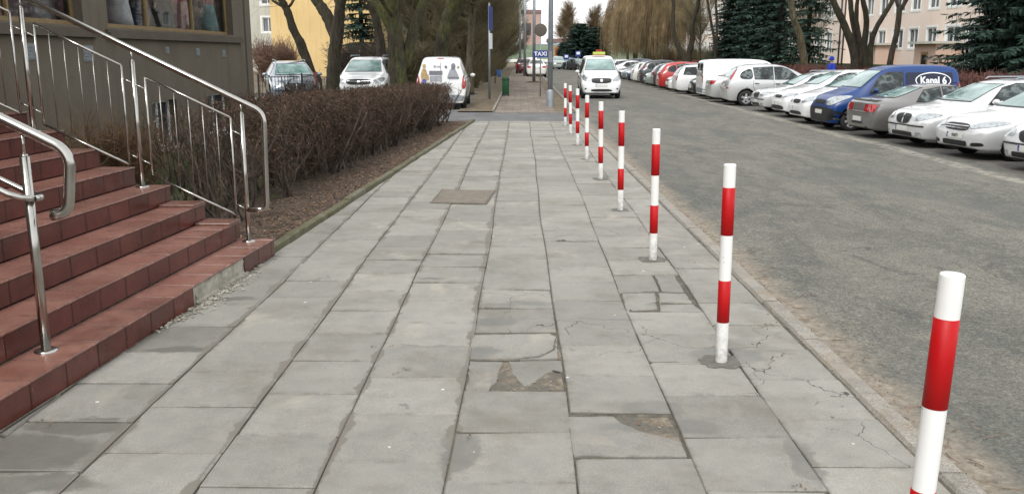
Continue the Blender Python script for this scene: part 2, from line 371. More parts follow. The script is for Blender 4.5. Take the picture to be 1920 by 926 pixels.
def worn_paint(name, col):
    t = NT(name); p = t.pos(True); z = t.n('ShaderNodeSeparateXYZ', {0: p}).outputs[2]
    g = t.math('MULTIPLY', t.mr(z, .30, .0), t.mr(t.noise(18, 5, .7, p), .35, .62)); c = t.mix(t.math('MULTIPLY', g, .75), col, (.16, .14, .11))
    c = t.mix(t.mr(t.noise(45, 4, .7, t.scalev(p, 1, 1, .5)), .70, .74, 0, .7), c, (.10, .09, .08)); c = t.mix(t.mr(t.noise(6, 3, .6, p), .4, .7, 0, .18), c, tuple(x * .6 for x in col))
    t.bs(Base_Color=c, Roughness=t.mr(t.noise(9, 3, .6, p), .3, .7, .45, .65)); t.b.inputs['Specular IOR Level'].default_value = .3; return t.mat
M['redpaint'] = worn_paint('bollard_red', (.44, .002, .004)); M['whitepaint'] = worn_paint('bollard_white', (.80, .80, .78))
M['bolbase'] = simple('setting_mortar', (.125, .118, .10), .9, var=.3, scale=12, bump=.6, world=True)
M['cover'] = simple('inspection_cover_concrete', (.175, .15, .118), .9, var=.25, scale=9, bump=.5, world=True, fine=.4)

def bark(name, a, b, moss=None, mk=.5):
    t = NT(name); p = t.pos(False)
    k = t.noise(5, 6, .7, t.scalev(p, 1, 1, .22)); c = t.mix(t.mr(k, .35, .65), a, b)
    if moss: c = t.mix(t.mr(t.noise(1.3, 5, .6, t.scalev(p, 1, 1, .45)), .40, .60, 0, mk), c, moss)
    k3 = t.noise(16, 5, .75, t.scalev(p, 1, 1, .16)); c = t.mix(.7, c, t.ramp(k3, [(.38, .12), (.5, .5), (.62, .85)]), 'OVERLAY')
    t.bs(Base_Color=c, Roughness=.95); t.bump(t.math('ADD', k, k3), 1.0, .06); return t.mat
M['bark'] = bark('dark_bark', (.020, .015, .010), (.055, .042, .028), (.035, .038, .012), .5)
M['mossbark'] = bark('mossy_bark', (.022, .018, .011), (.055, .045, .028), (.085, .092, .022), .85)
M['palebark'] = bark('olive_bark', (.05, .04, .024), (.13, .105, .065), (.09, .09, .04), .4)
M['twig'] = simple('bare_twigs', (.125, .105, .055), .9, var=.45, scale=.6, world=True)
M['twigdark'] = simple('dark_twigs', (.05, .038, .028), .9, var=.45, scale=1.0, world=True)
M['willow'] = simple('willow_strands', (.20, .145, .075), .9, var=.6, scale=1.6, world=True)
def hedge_mat(name, cols, s1):
    t = NT(name); p = t.pos(True); c = t.ramp(t.noise(s1, 3, .8, p), [(.30 + .4 * i / (len(cols) - 1), c_) for i, c_ in enumerate(cols)]); t.bs(Base_Color=c, Roughness=.9); return t.mat
M['hedgetwig'] = hedge_mat('hedge_twigs', [(.018, .012, .009), (.070, .038, .027), (.048, .040, .023), (.125, .068, .048), (.27, .19, .15)], 9)
M['hedgestem'] = hedge_mat('hedge_stems', [(.02, .015, .012), (.06, .045, .035), (.15, .12, .095)], 5)
M['hedgetop'] = hedge_mat('dead_hedge_leaves', [(.025, .013, .010), (.09, .036, .026), (.06, .045, .022), (.15, .065, .042), (.24, .12, .07)], 7)
M['drytwig'] = simple('dry_straw_twigs', (.17, .105, .055), .9, var=.45, scale=5, world=True)
M['brownshrub'] = simple('shrub_twigs_brown', (.17, .10, .07), .9, var=.35, scale=1.0, world=True)
M['redhedge'] = simple('barberry_twigs', (.11, .045, .035), .9, var=.4, scale=1.5, world=True)
M['spruce'] = simple('spruce_needles', (.022, .052, .034), .75, var=.5, scale=1.1, world=True)
M['fir'] = simple('fir_needles', (.022, .052, .036), .75, var=.55, scale=1.3, world=True)
M['grass'] = simple('grass_blades', (.06, .095, .02), .85, var=.5, scale=3, world=True)

# ---------------------------------------------------------------- ground, road, paths
def sheet(name, pts, z, m):
    mb = MB(); mb.poly([(x, y, z) for x, y in pts]); return tag(mb.build(name, m), kind='structure')
sheet('ground', [(-900, -300), (900, -300), (900, 1200), (-900, 1200)], -.34, M['field'])
mb = MB(); xs = [1.80, 2.1, 3.2, 4.6, 6.4, 7.7, 8.4, 11, 14.6]; zs = [-.066, -.062, -.052, -.056, -.10, -.15, -.165, -.18, -.18]
ys = [-40, 0, 10, 20, 40, 80, 140, 198]
for i in range(len(xs) - 1):
    for j in range(len(ys) - 1):
        mb.poly([(xs[i], ys[j], zs[i]), (xs[i + 1], ys[j], zs[i + 1]), (xs[i + 1], ys[j + 1], zs[i + 1]), (xs[i], ys[j + 1], zs[i])], smooth=True)
tag(mb.build('road', M['road']), kind='structure')
def zroad(x):
    for i in range(len(xs) - 1):
        if xs[i] <= x <= xs[i + 1]: return zs[i] + (zs[i + 1] - zs[i]) * (x - xs[i]) / (xs[i + 1] - xs[i])
    return -.18 if x > 2 else -.03
sheet('side_street', [(-60, 25.55), (1.80, 25.55), (1.80, 30.0), (-60, 30.0)], -.035, M['asphalt'])
sheet('parking_lot', [(-60, 30.0), (-2.1, 30.0), (-2.1, 43.5), (-60, 43.5)], -.031, M['asphalt'])
sheet('far_pavement', [(-.86, 29.72), (1.12, 29.72), (1.55, 110), (1.3, 196), (-.5, 196), (-.9, 110)], .004, M['farpath'])
sheet('verge', [(-2.1, 30.05), (-.92, 30.0), (-.92, 196), (-30, 196), (-30, 43.5), (-2.1, 43.5)], .0, M['leafsoil'])
sheet('roadside_strip', [(1.12, 29.72), (1.75, 29.72), (1.75, 196), (1.3, 196), (1.55, 110)], .0, M['leafsoil'])
sheet('far_lawn', [(14.6, -40), (300, -40), (300, 196), (14.6, 196)], -.10, M['field'])
KL = lambda y: -2.34 + .061 * (y - 8.34)     # left kerb line
KR = lambda y: 1.87 - .0123 * (y - 3.95)     # right kerb line
sheet('lawn', [(-60, 8.0), (KL(8.0) - .03, 8.0), (KL(25.4) - .03, 25.4), (-60, 25.4)], .012, M['lawn'])
sheet('paving_bed', [(KL(-6) - .3, -6), (KR(-6) + .1, -6), (KR(25.6) + .1, 25.6), (KL(25.6) - .1, 25.6)], -.012, M['jointfill'])

def clip(poly, a, b, c):       # keep a*x+b*y<=c
    out = []
    for i in range(len(poly)):
        p, q = poly[i], poly[(i + 1) % len(poly)]; dp = a * p[0] + b * p[1] - c; dq = a * q[0] + b * q[1] - c
        if dp <= 0: out.append(p)
        if (dp < 0 < dq) or (dq < 0 < dp):
            t = dp / (dp - dq); out.append((p[0] + t * (q[0] - p[0]), p[1] + t * (q[1] - p[1])))
    return out
def inset(poly, d):
    out = []; n = len(poly)
    for i in range(n):
        p0, p1, p2 = Vector(poly[i - 1]), Vector(poly[i]), Vector(poly[(i + 1) % n])
        e1 = (p1 - p0); e2 = (p2 - p1)
        if e1.length < 1e-6 or e2.length < 1e-6: out.append(tuple(p1)); continue
        e1.normalize(); e2.normalize(); n1 = Vector((-e1.y, e1.x)); n2 = Vector((-e2.y, e2.x)); k = n1 + n2
        if k.length < .1: out.append(tuple(p1 + n1 * d)); continue
        k = k / max(.35, k.dot(n1)); out.append(tuple(p1 + k * d))
    return out
class Slabs:
    def __init__(s): s.mb = MB(); s.tone = []; s.edge = []
    def add(s, poly, zf, tone, th=.05, bev=.006, m=0, T=None):
        area = sum(poly[i - 1][0] * poly[i][1] - poly[i][0] * poly[i - 1][1] for i in range(len(poly))) / 2
        if abs(area) < .002: return
        if area < 0: poly = poly[::-1]
        k = len(poly); n = len(s.mb.v)
        cx = sum(p[0] for p in poly) / k; cy = sum(p[1] for p in poly) / k
        in1 = inset(poly, bev); in2 = [(x + (cx - x) * .22, y + (cy - y) * .22) for x, y in poly]
        rings = [([(x, y, zf(x, y) - th) for x, y in poly], 1), ([(x, y, zf(x, y) - .005) for x, y in poly], 1), ([(x, y, zf(x, y)) for x, y in in1], .9), ([(x, y, zf(x, y)) for x, y in in2], 0)]
        for r, e in rings: s.mb.v += ([tuple(T @ Vector(q)) for q in r] if T else r); s.tone += [tone] * k; s.edge += [e] * k
        for a in range(3):
            for i in range(k):
                j = (i + 1) % k; s.mb.f.append((n + a * k + i, n + a * k + j, n + (a + 1) * k + j, n + (a + 1) * k + i)); s.mb.m.append(m); s.mb.sm.append(False)
        s.mb.f.append(tuple(n + 3 * k + i for i in range(k))); s.mb.m.append(m); s.mb.sm.append(False)
    def build(s, name, m, parent=None):
        n = len(s.mb.v) - len(s.tone); s.tone += [1.0] * n; s.edge += [0.0] * n
        o = s.mb.build(name, m, parent)
        for nm, d in (('tone', s.tone), ('edge', s.edge)):
            at = o.data.attributes.new(nm, 'FLOAT', 'POINT'); at.data.foreach_set('value', d)
        return o
S = Slabs()
def rough(q, j=.006, step=.05):
    out = []
    for i in range(len(q)):
        a, b = Vector(q[i]), Vector(q[(i + 1) % len(q)]); n = max(1, int((b - a).length / step)); nn = Vector((-(b - a).y, (b - a).x)).normalized()
        for k in range(n): out.append(tuple(a.lerp(b, k / n) + nn * rnd.uniform(-j, j) * (1 if k else .3)))
    return out
JX = [-3.1, -2.545, -1.99, -1.42, -.885, -.318, .24, .797, 1.345, 1.95]
PH = [3.6, 3.77, 3.97, 3.62, 3.89, 3.67, 3.93, 3.61, 3.85]
def joint_x(i, y):     # joints wander a little
    return JX[i] + .012 * math.sin(y * .55 + i * 1.9) + .006 * math.sin(y * 1.7 + i)
broken = {}
for ci in range(9):
    y = PH[ci] - .557 * 14
    while y < 25.6:
        L = .557; k = (ci, round((y - PH[ci]) / .557))
        jy0 = rnd.uniform(-.012, .012); y0, y1 = y, y + L
        gl = .001 + .003 * rnd.random(); gr = .001 + .003 * rnd.random()
        if ci in (1, 2, 3): gl += .002; gr += .002
        if ci == 6: gl += .005
        gy0 = .003 + .004 * rnd.random(); sk = rnd.uniform(-.007, .007)
        poly = [(joint_x(ci, y0) + gl, y0 + gy0 + sk), (joint_x(ci + 1, y0) - gr, y0 + gy0 - sk), (joint_x(ci + 1, y1) - gr, y1 - gy0 - sk), (joint_x(ci, y1) + gl, y1 - gy0 + sk)]
        if rnd.random() < .35:     # chipped corner
            c0 = rnd.randrange(4); p = Vector(poly[c0]); a = Vector(poly[c0 - 1]); b = Vector(poly[(c0 + 1) % 4]); da = rnd.uniform(.01, .03); db = rnd.uniform(.01, .03)
            poly[c0:c0 + 1] = [tuple(p + (a - p).normalized() * da), tuple(p + (b - p).normalized() * db)]
        poly = clip(poly, -1, .061, -(KL(0) + .0))      # x >= KL(y)
        if len(poly) > 2: poly = clip(poly, 1, .0123, KR(0) - .012)
        if len(poly) > 2 and y1 > 25.55: poly = clip(poly, 0, 1, 25.55)
        if len(poly) > 2:
            tx = rnd.gauss(0, .006); ty = rnd.gauss(0, .007); dz = rnd.gauss(0, .0022)
            if abs(ci - 5) < 2: tx *= 1.4; ty *= 1.5
            mx = sum(p[0] for p in poly) / len(poly); my = sum(p[1] for p in poly) / len(poly)
            zf = lambda x, yy, tx=tx, ty=ty, dz=dz, mx=mx, my=my: dz + (x - mx) * tx + (yy - my) * ty
            tone = rnd.gauss(1, .07)
            if 0 <= ci <= 1: tone *= .9
            holes = False
            if k == (5, 2):    # smashed slab with missing corner
                pc = [[(880, 676), (943, 678), (934, 700), (930, 716), (921, 722), (917, 734), (874, 735)], [(952, 677), (1052, 675), (1054, 698), (1040, 694), (1022, 700), (1008, 712), (994, 721), (981, 723), (970, 712), (960, 700), (957, 688)]]
                for q in pc: S.add(rough([tuple(gz(u, v).xy) for u, v in q]), zf, tone, .05, .003)
                holes = True
            if k == (5, 3):
                a = [(884, 628), (1030, 626), (1043, 632), (1038, 655), (1010, 668), (960, 673), (882, 672)]
                b = [(1044, 634), (1046, 672), (975, 674), (1012, 671), (1040, 657)]
                for q in (a, b): S.add(rough([tuple(gz(u, v).xy) for u, v in q]), zf, tone, .05, .003)
                holes = True
            if k == (6, 0):    # broken right edge
                q = [(1062, 780), (1150, 780), (1165, 793), (1200, 808), (1238, 818), (1278, 830), (1288, 856), (1076, 854)]
                S.add(rough([tuple(gz(u, v).xy) for u, v in q]), zf, tone, .05, .003); holes = True
            if k == (7, 6):
                for q in ([(1150, 517), (1222, 515), (1236, 545), (1160, 548)], [(1227, 515), (1264, 516), (1283, 548), (1240, 546)]):
                    S.add(rough([tuple(gz(u, v).xy) for u, v in q]), zf, tone, .05, .003)
                holes = True
            if k == (7, 5):
                for q in ([(1166, 549), (1228, 549), (1232, 578), (1180, 580), (1190, 600), (1174, 582)], [(1234, 549), (1285, 551), (1298, 568), (1236, 566)], [(1236, 570), (1300, 570), (1318, 584), (1238, 582)]):
                    S.add(rough([tuple(gz(u, v).xy) for u, v in q]), zf, tone, .05, .003)
                holes = True
            if not holes: S.add(poly, zf, tone)
        y += L
tag(S.build('pavement', M['slab']), kind='structure')
# sandy rubble showing in the broken places
def blob_sheet(name, pts, z, m):
    mb = MB(); c = Vector((sum(p[0] for p in pts) / len(pts), sum(p[1] for p in pts) / len(pts)))
    ring = []
    for i in range(len(pts)):
        a, b = Vector(pts[i]), Vector(pts[(i + 1) % len(pts)])
        for t in (0, .25, .5, .75): ring.append(a.lerp(b, t) + Vector((rnd.uniform(-.01, .01), rnd.uniform(-.01, .01))))
    mid = [c.lerp(r, .6) for r in ring]
    for i in range(len(ring)):
        j = (i + 1) % len(ring); mb.poly([(*ring[i], z), (*ring[j], z), (*mid[j], z + .006), (*mid[i], z + .006)]); mb.poly([(*mid[i], z + .006), (*mid[j], z + .006), (*c, z + .002)])
    return mb
mb = MB()
for q, z in (([(917, 736), (1058, 736), (1052, 676), (940, 678)], -.009), ([(1140, 780), (1255, 780), (1282, 832), (1200, 815)], -.008), ([(880, 673), (1052, 673), (1044, 626), (1030, 640)], -.0095)):
    b = blob_sheet('x', [tuple(gz(u, v).xy) for u, v in q], z, None); n = len(mb.v)
    mb.v += b.v; mb.f += [tuple(i + n for i in f) for f in b.f]; mb.m += b.m; mb.sm += b.sm
tag(mb.build('rubble_fill', M['rubble']), kind='structure')

mb = MB()
for (u0, v0, u1, v1, n) in ((925, 700, 972, 733, 16), (1000, 712, 1052, 733, 16), (1195, 784, 1275, 824, 26), (1040, 640, 1050, 672, 8), (880, 730, 1055, 738, 16), (1225, 515, 1240, 582, 14), (1560, 640, 1700, 800, 60), (1400, 545, 1480, 620, 40)):
    for i in range(n):
        g_ = gz(rnd.uniform(u0, u1), rnd.uniform(v0, v1), 0); r_ = rnd.uniform(.0025, .008) * rnd.random() ** .4; M4 = Matrix.Translation((g_.x, g_.y, r_ * .4 - .004)) @ Matrix.Rotation(rnd.random() * 6, 4, 'Z') @ Matrix.Rotation(rnd.random(), 4, 'X'); mb.box((-r_, -r_ * .8, -r_ * .6), (r_, r_ * .7, r_ * .6), 0, M4)
tag(mb.build('paving_crumbs', M['rubble_old']), 'small crumbs of broken paving lying in and around the smashed slabs', 'rubble', kind='stuff')
# pinkish-mortar fillers in the long joints on the left
def stone_row(name, x_of, y0, y1, wid, ztop, zbot, step, m, jz=.006, jx=.006, gap=.006, label=None):
    mb = MB(); y = y0
    while y < y1:
        L = step * rnd.uniform(.92, 1.05); e = min(y + L, y1); dz = rnd.uniform(-jz, jz); dx = rnd.uniform(-jx, jx); t = rnd.uniform(-jz, jz)
        n = 5; rows = []
        for i in range(n + 1):
            yy = y + gap + (e - y - 2 * gap) * i / n; x = x_of(yy) + dx + rnd.uniform(-.002, .002); zt = ztop + dz + t * (i / n - .5) + rnd.uniform(-.002, .002)
            b = wid * .14
            rows.append([(x, yy, zbot), (x, yy, zt - b), (x + b, yy, zt), (x + wid - b, yy, zt + rnd.uniform(-.002, .001)), (x + wid, yy, zt - b), (x + wid, yy, zbot)])
        for i in range(n):
            for k in range(5): mb.poly([rows[i][k + 1], rows[i][k], rows[i + 1][k], rows[i + 1][k + 1]][::-1])
        mb.poly(rows[0]); mb.poly(rows[-1][::-1]); y = e
    return tag(mb.build(name, m), kind='structure')
stone_row('kerb', lambda y: KR(y) + .012, -6, 25.5, .14, .004, -.10, 1.0, M['kerb'], .007, .006)
stone_row('kerb', lambda y: KL(y) - .085, 8.3, 25.5, .085, .062, -.05, 1.0, M['mosskerb'], .007, .006)
stone_row('kerb', lambda y: -.96, 30.1, 120, .08, .05, -.05, 1.0, M['kerb'])
stone_row('kerb', lambda y: 1.78, 30.0, 190, .12, .012, -.10, 1.0, M['kerb'])
mb = MB()
for (a, b, wd) in (((-2.0, 25.45), (1.75, 25.52), .10), ((-.86, 29.62), (1.7, 29.66), .09)):
    mb.box((a[0], a[1], -.09), (b[0], a[1] + wd, -.002 if a[1] < 27 else .008))
tag(mb.build('crossing_kerb', M['kerb']), kind='structure')

# ---------------------------------------------------------------- red tiled stairs
RISE, RUN, NS = .167, .313, 10
SF = lambda k, y: -2.31 - RUN * k + .075 * (y - 8.2)       # front face of riser k at y
YE, YS = 8.24, 1.2
stairs = thing('staircase', 'wide outdoor staircase of red glazed tiles with chipped bottom riser', 'stairs', (-2.31, 8.2, 0))
off = Matrix.Translation((2.31, -8.2, 0))
TL = .335
gaps = [(gz(365, 572).y, gz(453, 513).y)]
for k in range(NS):
    st = Slabs(); z0, z1 = RISE * k, RISE * (k + 1); last = k == NS - 1
    back = (lambda y: SF(k + 1, y)) if not last else (lambda y: -6.66)
    # core
    core = [(SF(k, YS) - .012, YS), (SF(k, YE) - .012, YE - .012), (-6.66, YE - .012), (-6.66, YS)]
    mbx = MB(); mbx.prism(core, z0 + .001 if k else -.1, z1 - .014, 2, off)
    y = YS - rnd.random() * TL
    while y < YE - .02:
        a, b = max(y, YS), min(y + TL, YE)
        if b - a > .03:
            # tread
            cols = [(0, 1)] if not last else [(i / 5, (i + 1) / 5) for i in range(5)]
            for u0, u1 in cols:
                X = lambda yy, u: SF(k, yy) + .008 + (back(yy) - SF(k, yy) - .004) * u
                q = [(X(a, u1), a + .003), (X(a, u0), a + .003), (X(b, u0), b - .003), (X(b, u1), b - .003)]
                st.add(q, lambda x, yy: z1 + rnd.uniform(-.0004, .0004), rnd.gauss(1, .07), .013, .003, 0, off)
            # riser
            gap = k == 0 and any(g0 - .05 < (a + b) / 2 < g1 + .05 for g0, g1 in gaps)
            if not gap:
                L = math.hypot(b - a, SF(k, b) - SF(k, a)); ang = math.atan2(b - a, SF(k, b) - SF(k, a))
                T = off @ Matrix.Translation((SF(k, a), a, z0)) @ Matrix.Rotation(ang, 4, 'Z') @ Matrix.Rotation(R(90), 4, 'X')
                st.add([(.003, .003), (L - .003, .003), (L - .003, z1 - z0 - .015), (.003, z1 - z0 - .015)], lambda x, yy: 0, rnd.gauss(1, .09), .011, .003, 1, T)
        y += TL
    # end (cheek) tiles facing away
    n0 = len(st.mb.v)
    nb = len(mbx.v); st.mb.v += mbx.v; st.mb.f += [tuple(i + n0 for i in f) for f in mbx.f]; st.mb.m += mbx.m; st.mb.sm += mbx.sm
    st.tone += [1.0] * nb; st.edge += [0.0] * nb
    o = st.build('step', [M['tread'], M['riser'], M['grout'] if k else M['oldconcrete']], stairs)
    if k == 0: o['label'] = 'lowest step with tiles broken off its front showing bare concrete'
for k in (1, 2):               # loose raised end tiles
    mb = Slabs(); a, b = YE - .27, YE - .01
    q = [(SF(k + 1, a) + .01, a), (SF(k, a) + .012, a), (SF(k, b) + .012, b), (SF(k + 1, b) + .01, b)]
    mb.add(q[::-1], lambda x, yy: RISE * (k + 1) + .022, .8, .02, .003, 0, off); tag(mb.build('end_tile', M['tread'], stairs), 'raised paler end tile')
# mortar crumbs fallen from the chipped riser
mb = MB()
for i in range(420):
    y = rnd.gauss(gz(400, 560).y, .42); d = abs(rnd.gauss(0, .07)); x = SF(0, y) + .004 + d
    if not (gaps[0][0] - .7 < y < gaps[0][1] + .8): continue
    r = rnd.uniform(.003, .014) * (1 - min(.7, d * 3)); M4 = Matrix.Translation((x, y, .004 + r * .4)) @ Matrix.Rotation(rnd.random() * 6, 4, 'Z') @ Matrix.Rotation(rnd.random(), 4, 'X')
    mb.box((-r, -r * .8, -r * .6), (r, r * .8, r * .6), 0, M4)
tag(mb.build('mortar_crumbs', M['oldconcrete']), 'crumbled mortar lying under the chipped bottom step', 'rubble', kind='stuff')
# rough concrete face in the gap
mb = MB(); g0, g1 = gaps[0]; n = 26
for i in range(n):
    for j in range(5):
        def P(i, j):
            yy = g0 + (g1 - g0) * i / n; rr = random.Random(i * 31 + j); return (SF(0, yy) - .010 + rr.uniform(-.004, .010) + (.02 if j == 0 else 0) + 2.31, yy - 8.2, .0 + .145 * j / 5)
        mb.poly([P(i, j), P(i + 1, j), P(i + 1, j + 1), P(i, j + 1)])
mb.build('bare_concrete_face', M['oldconcrete'], stairs)

# ---------------------------------------------------------------- stainless railings
def arc(p0, p1, p2, r, n=6):   # rounded corner polyline at p1
    p0, p1, p2 = Vector(p0), Vector(p1), Vector(p2); a = p1 + (p0 - p1).normalized() * r; b = p1 + (p2 - p1).normalized() * r
    return [a * (1 - t) ** 2 + p1 * 2 * t * (1 - t) + b * t * t for t in [i / n for i in range(n + 1)]]
def flange(mb, x, y, z, r=.055):
    mb.lathe([(.001, .014), (r * .8, .013), (r, .008), (r, 0)], (x, y, z), 20)
YR = 8.10
rail = thing('stair_railing', 'polished steel railing with framed baluster panels along far end of stairs', 'railing', (-2.5, YR, RISE))
o_ = Vector((-2.5, YR, RISE)); V = lambda x, y, z: Vector((x, y, z)) - o_
SL = (2.32 - 1.38) / (-4.31 + 2.38)
zr = lambda x: 1.38 + SL * (x + 2.38)
mb = MB(); pts = [V(-6.4, YR, zr(-6.4)), V(-2.6, YR, zr(-2.6))] + [p for p in arc(V(-2.6, YR, zr(-2.6)), V(-2.30, YR, zr(-2.30)), V(-2.30, YR, .8), .09)] + arc(V(-2.30, YR, .8), V(-2.32, YR, .46), V(-2.45, YR, .46), .06) + [V(-2.50, YR, .46)]
mb.tube(pts, .0245, 14); mb.build('handrail', M['steel'], rail)
posts = [(-2.50, RISE), (-3.44, RISE * 4), (-4.38, RISE * 7), (-5.32, RISE * 10), (-6.26, RISE * 10)]
for x, z in posts:
    mb = MB(); zt = zr(x) - .11
    mb.tube([V(x, YR, z), V(x, YR, zt)], .0215, 14); mb.tube([V(x, YR, zt), V(x, YR, zt + .012)], [.0215, .012], 14); mb.tube([V(x, YR, zt), V(x, YR, zr(x) - .02)], .008, 8)
    flange(mb, *(V(x, YR, z)), .06); mb.build('post', M['steel'], rail)
for i in range(4):
    xa, xb = posts[i + 1][0] + .10, posts[i][0] - .10     # left, right
    if i == 3: top = lambda x: zr(-5.32) - .17; bot = lambda x: RISE * 10 + .12
    else: top = lambda x: zr(x) - .195; bot = lambda x: zr(x) - 1.075
    fr = MB(); c = [V(xa, YR, top(xa)), V(xb, YR, top(xb)), V(xb, YR, bot(xb)), V(xa, YR, bot(xa))]
    fr.tube(c[:1] + c[1:2], .011, 8); fr.tube([c[1], c[2]], .0105, 8); fr.tube([c[2], c[3]], .011, 8); fr.tube([c[3], c[0]], .0105, 8)
    for xx, dx in ((xa, posts[i + 1][0]), (xb, posts[i][0])):
        for f in (lambda q: top(q) - .11, lambda q: bot(q) + .10): fr.tube([V(xx, YR, f(xx)), V(dx, YR, f(xx) + (dx - xx) * SL)], .007, 8)
    f = fr.build('panel_frame', M['steel'], rail)
    for q in range(1, 6):
        x = xa + (xb - xa) * q / 6; b = MB(); b.tube([V(x, YR, bot(x)), V(x, YR, top(x))], .0045, 8); b.build('baluster', M['steelthin'], f)

YN = 4.96
rail2 = thing('stair_handrail', 'double polished steel handrail on near posts crossing the red steps', 'handrail', (-2.75, YN, RISE))
o_ = Vector((-2.75, YN, RISE)); zn = lambda x: 1.505 - .50 * (x + 2.86)
mb = MB(); pts = [V(-6.4, YN, zn(-6.4)), V(-2.7, YN, zn(-2.7))] + arc(V(-2.7, YN, zn(-2.7)), V(-2.50, YN, zn(-2.50)), V(-2.515, YN, .9), .085) + arc(V(-2.51, YN, 1.2), V(-2.535, YN, .985), V(-2.66, YN - .02, .955), .065) + [V(-2.625, YN - .01, .968)]
mb.tube(pts, .031, 16); mb.build('handrail', M['steel'], rail2)
for kx, kz in ((-2.75, 1), (-3.69, 4), (-4.63, 7), (-5.57, 10)):
    mb = MB(); z = RISE * kz; zt = zn(kx) - .155; mb.tube([V(kx, YN, z), V(kx, YN, zt)], .027, 16); mb.tube([V(kx, YN, zt), V(kx, YN, zt + .014)], [.027, .014], 16); mb.tube([V(kx, YN, zt), V(kx, YN, zn(kx) - .02)], .009, 8)
    flange(mb, *(V(kx, YN, z)), .065); mb.build('post', M['steel'], rail2)
mb = MB(); zl = lambda x: 1.085 - .50 * (x + 2.80)
for s in (-1, 1):
    yy = YN + s * .075
    mb.tube([V(-6.3, yy, zl(-6.3)), V(-2.82, yy, zl(-2.82)), V(-2.76, YN + s * .06, zl(-2.78)), V(-2.70, YN + s * .035, zl(-2.76))] + ([] if s < 0 else [V(-2.685, YN, zl(-2.76)), V(-2.70, YN - .035, zl(-2.76))]), .0185, 12)
mb.build('lower_handrail', M['steel'], rail2)

# ---------------------------------------------------------------- facades
def wall_holes(mb, u0, u1, z0, z1, holes, T, depth=.3, m=0, mr=1, step=None):
    us = sorted({u0, u1, *[h[0] for h in holes], *[h[1] for h in holes]}); zs_ = sorted({z0, z1, *[h[2] for h in holes], *[h[3] for h in holes]})
    for i in range(len(us) - 1):
        for j in range(len(zs_) - 1):
            cu, cz = (us[i] + us[i + 1]) / 2, (zs_[j] + zs_[j + 1]) / 2
            if any(h[0] < cu < h[1] and h[2] < cz < h[3] for h in holes): continue
            mb.poly([T @ Vector(p) for p in ((us[i], 0, zs_[j]), (us[i + 1], 0, zs_[j]), (us[i + 1], 0, zs_[j + 1]), (us[i], 0, zs_[j + 1]))], m)
    for h in holes:
        a, b, c, d = h[:4]
        for q in (((a, 0, c), (a, depth, c), (b, depth, c), (b, 0, c)), ((a, 0, d), (b, 0, d), (b, depth, d), (a, depth, d)), ((a, 0, c), (a, 0, d), (a, depth, d), (a, depth, c)), ((b, 0, c), (b, depth, c), (b, depth, d), (b, 0, d))):
            mb.poly([T @ Vector(p) for p in q], mr)
# local wall frame: u along the wall, y inwards, z up
WX = -6.67
def wy(u, v=None):      # photo column on the shop wall -> distance along it
    d = ray(u, v if v is not None else 100); return d.y * WX / d.x
shop = thing('shop_building', 'grey-brown rendered shop with display windows and tiled stairs in front', 'building', (WX, 10, 0))
TS = Matrix.Rotation(R(90), 4, 'Z')   # u -> +Y, inwards -> -X ; object origin at (WX,10,0)
U = lambda y: y - 10
w2a, w2b = U(wy(203, 55)), U(wy(438, 68)); w1a, w1b = U(7.3), U(wy(157, 50))
ba = (U(wy(284, 190)), U(wy(331, 190)), .12, 1.0); bb = (U(wy(389, 180)), U(wy(432, 180)), .12, 1.0); bc = (U(wy(88, 215)), U(wy(118, 215)), .12, .72)
zs0, zs1 = 2.27, 4.3
holes = [(w1a, w1b, zs0, zs1), (w2a, w2b, zs0, zs1), ba, bb, bc, (U(2), U(4.5), 1.69, 4.1)]
holes += [(u, u + 1.5, 5.6, 7.0) for u in [-12, -8.5, -5, -1.5, 2, 5.5, 9]]
mb = MB(); wall_holes(mb, U(-8), U(22.7), 0, 8.2, holes, TS, .28)
mb.poly([TS @ Vector(p) for p in ((12.7, 0, 0), (12.7, 9, 0), (12.7, 9, 8.2), (12.7, 0, 8.2))]); mb.poly([TS @ Vector(p) for p in ((-18, 0, 0), (-18, 0, 8.2), (-18, 9, 8.2), (-18, 9, 0))])
mb.poly([TS @ Vector(p) for p in ((-18, 9, 0), (-18, 9, 8.2), (12.7, 9, 8.2), (12.7, 9, 0))])
mb.build('wall', [M['shopwall'], M['shoptrim']], shop)
mb = MB(); mb.box((-9.4, -18.3, 8.2), (.3, 13.0, 8.5)); mb.build('roof', M['shoptrim'], shop)
# pilaster and plinth steps
mb = MB(); mb.box((.0, U(wy(460, 90)), 0), (.035, 12.69, 8.19)); mb.build('corner_pilaster', M['shopwall'], shop)
mb = MB(); mb.box((0, w2a - .12, zs0 - .17), (.09, w2b + .5, zs0 - .085)); mb.box((0, w2a - .12, zs0 - .085), (.05, w2b + .5, zs0 - .035)); mb.build('window_ledge', M['shoptrim'], shop)
mb = MB(); mb.box((0, w1a - .3, zs0 - .17), (.09, w1b + .35, zs0 - .085)); mb.box((0, w1a - .3, zs0 - .085), (.05, w1b + .35, zs0 - .035)); mb.build('window_ledge', M['shoptrim'], shop)
def shopglass():
    t = NT('shop_glass'); t.t.nodes.remove(t.b)
    tr = t.n('ShaderNodeBsdfTransparent', {'Color': (.90, .93, .92, 1)}); gl = t.n('ShaderNodeBsdfGlossy', {'Roughness': .02, 'Color': (.9, .95, .95, 1)})
    fr = t.n('ShaderNodeFresnel', {'IOR': 1.5}); mx = t.n('ShaderNodeMixShader', {0: fr.outputs[0]}); t.t.links.new(tr.outputs[0], mx.inputs[1]); t.t.links.new(gl.outputs[0], mx.inputs[2]); t.t.links.new(mx.outputs[0], t.out.inputs[0]); return t.mat
M['shopglass'] = shopglass()
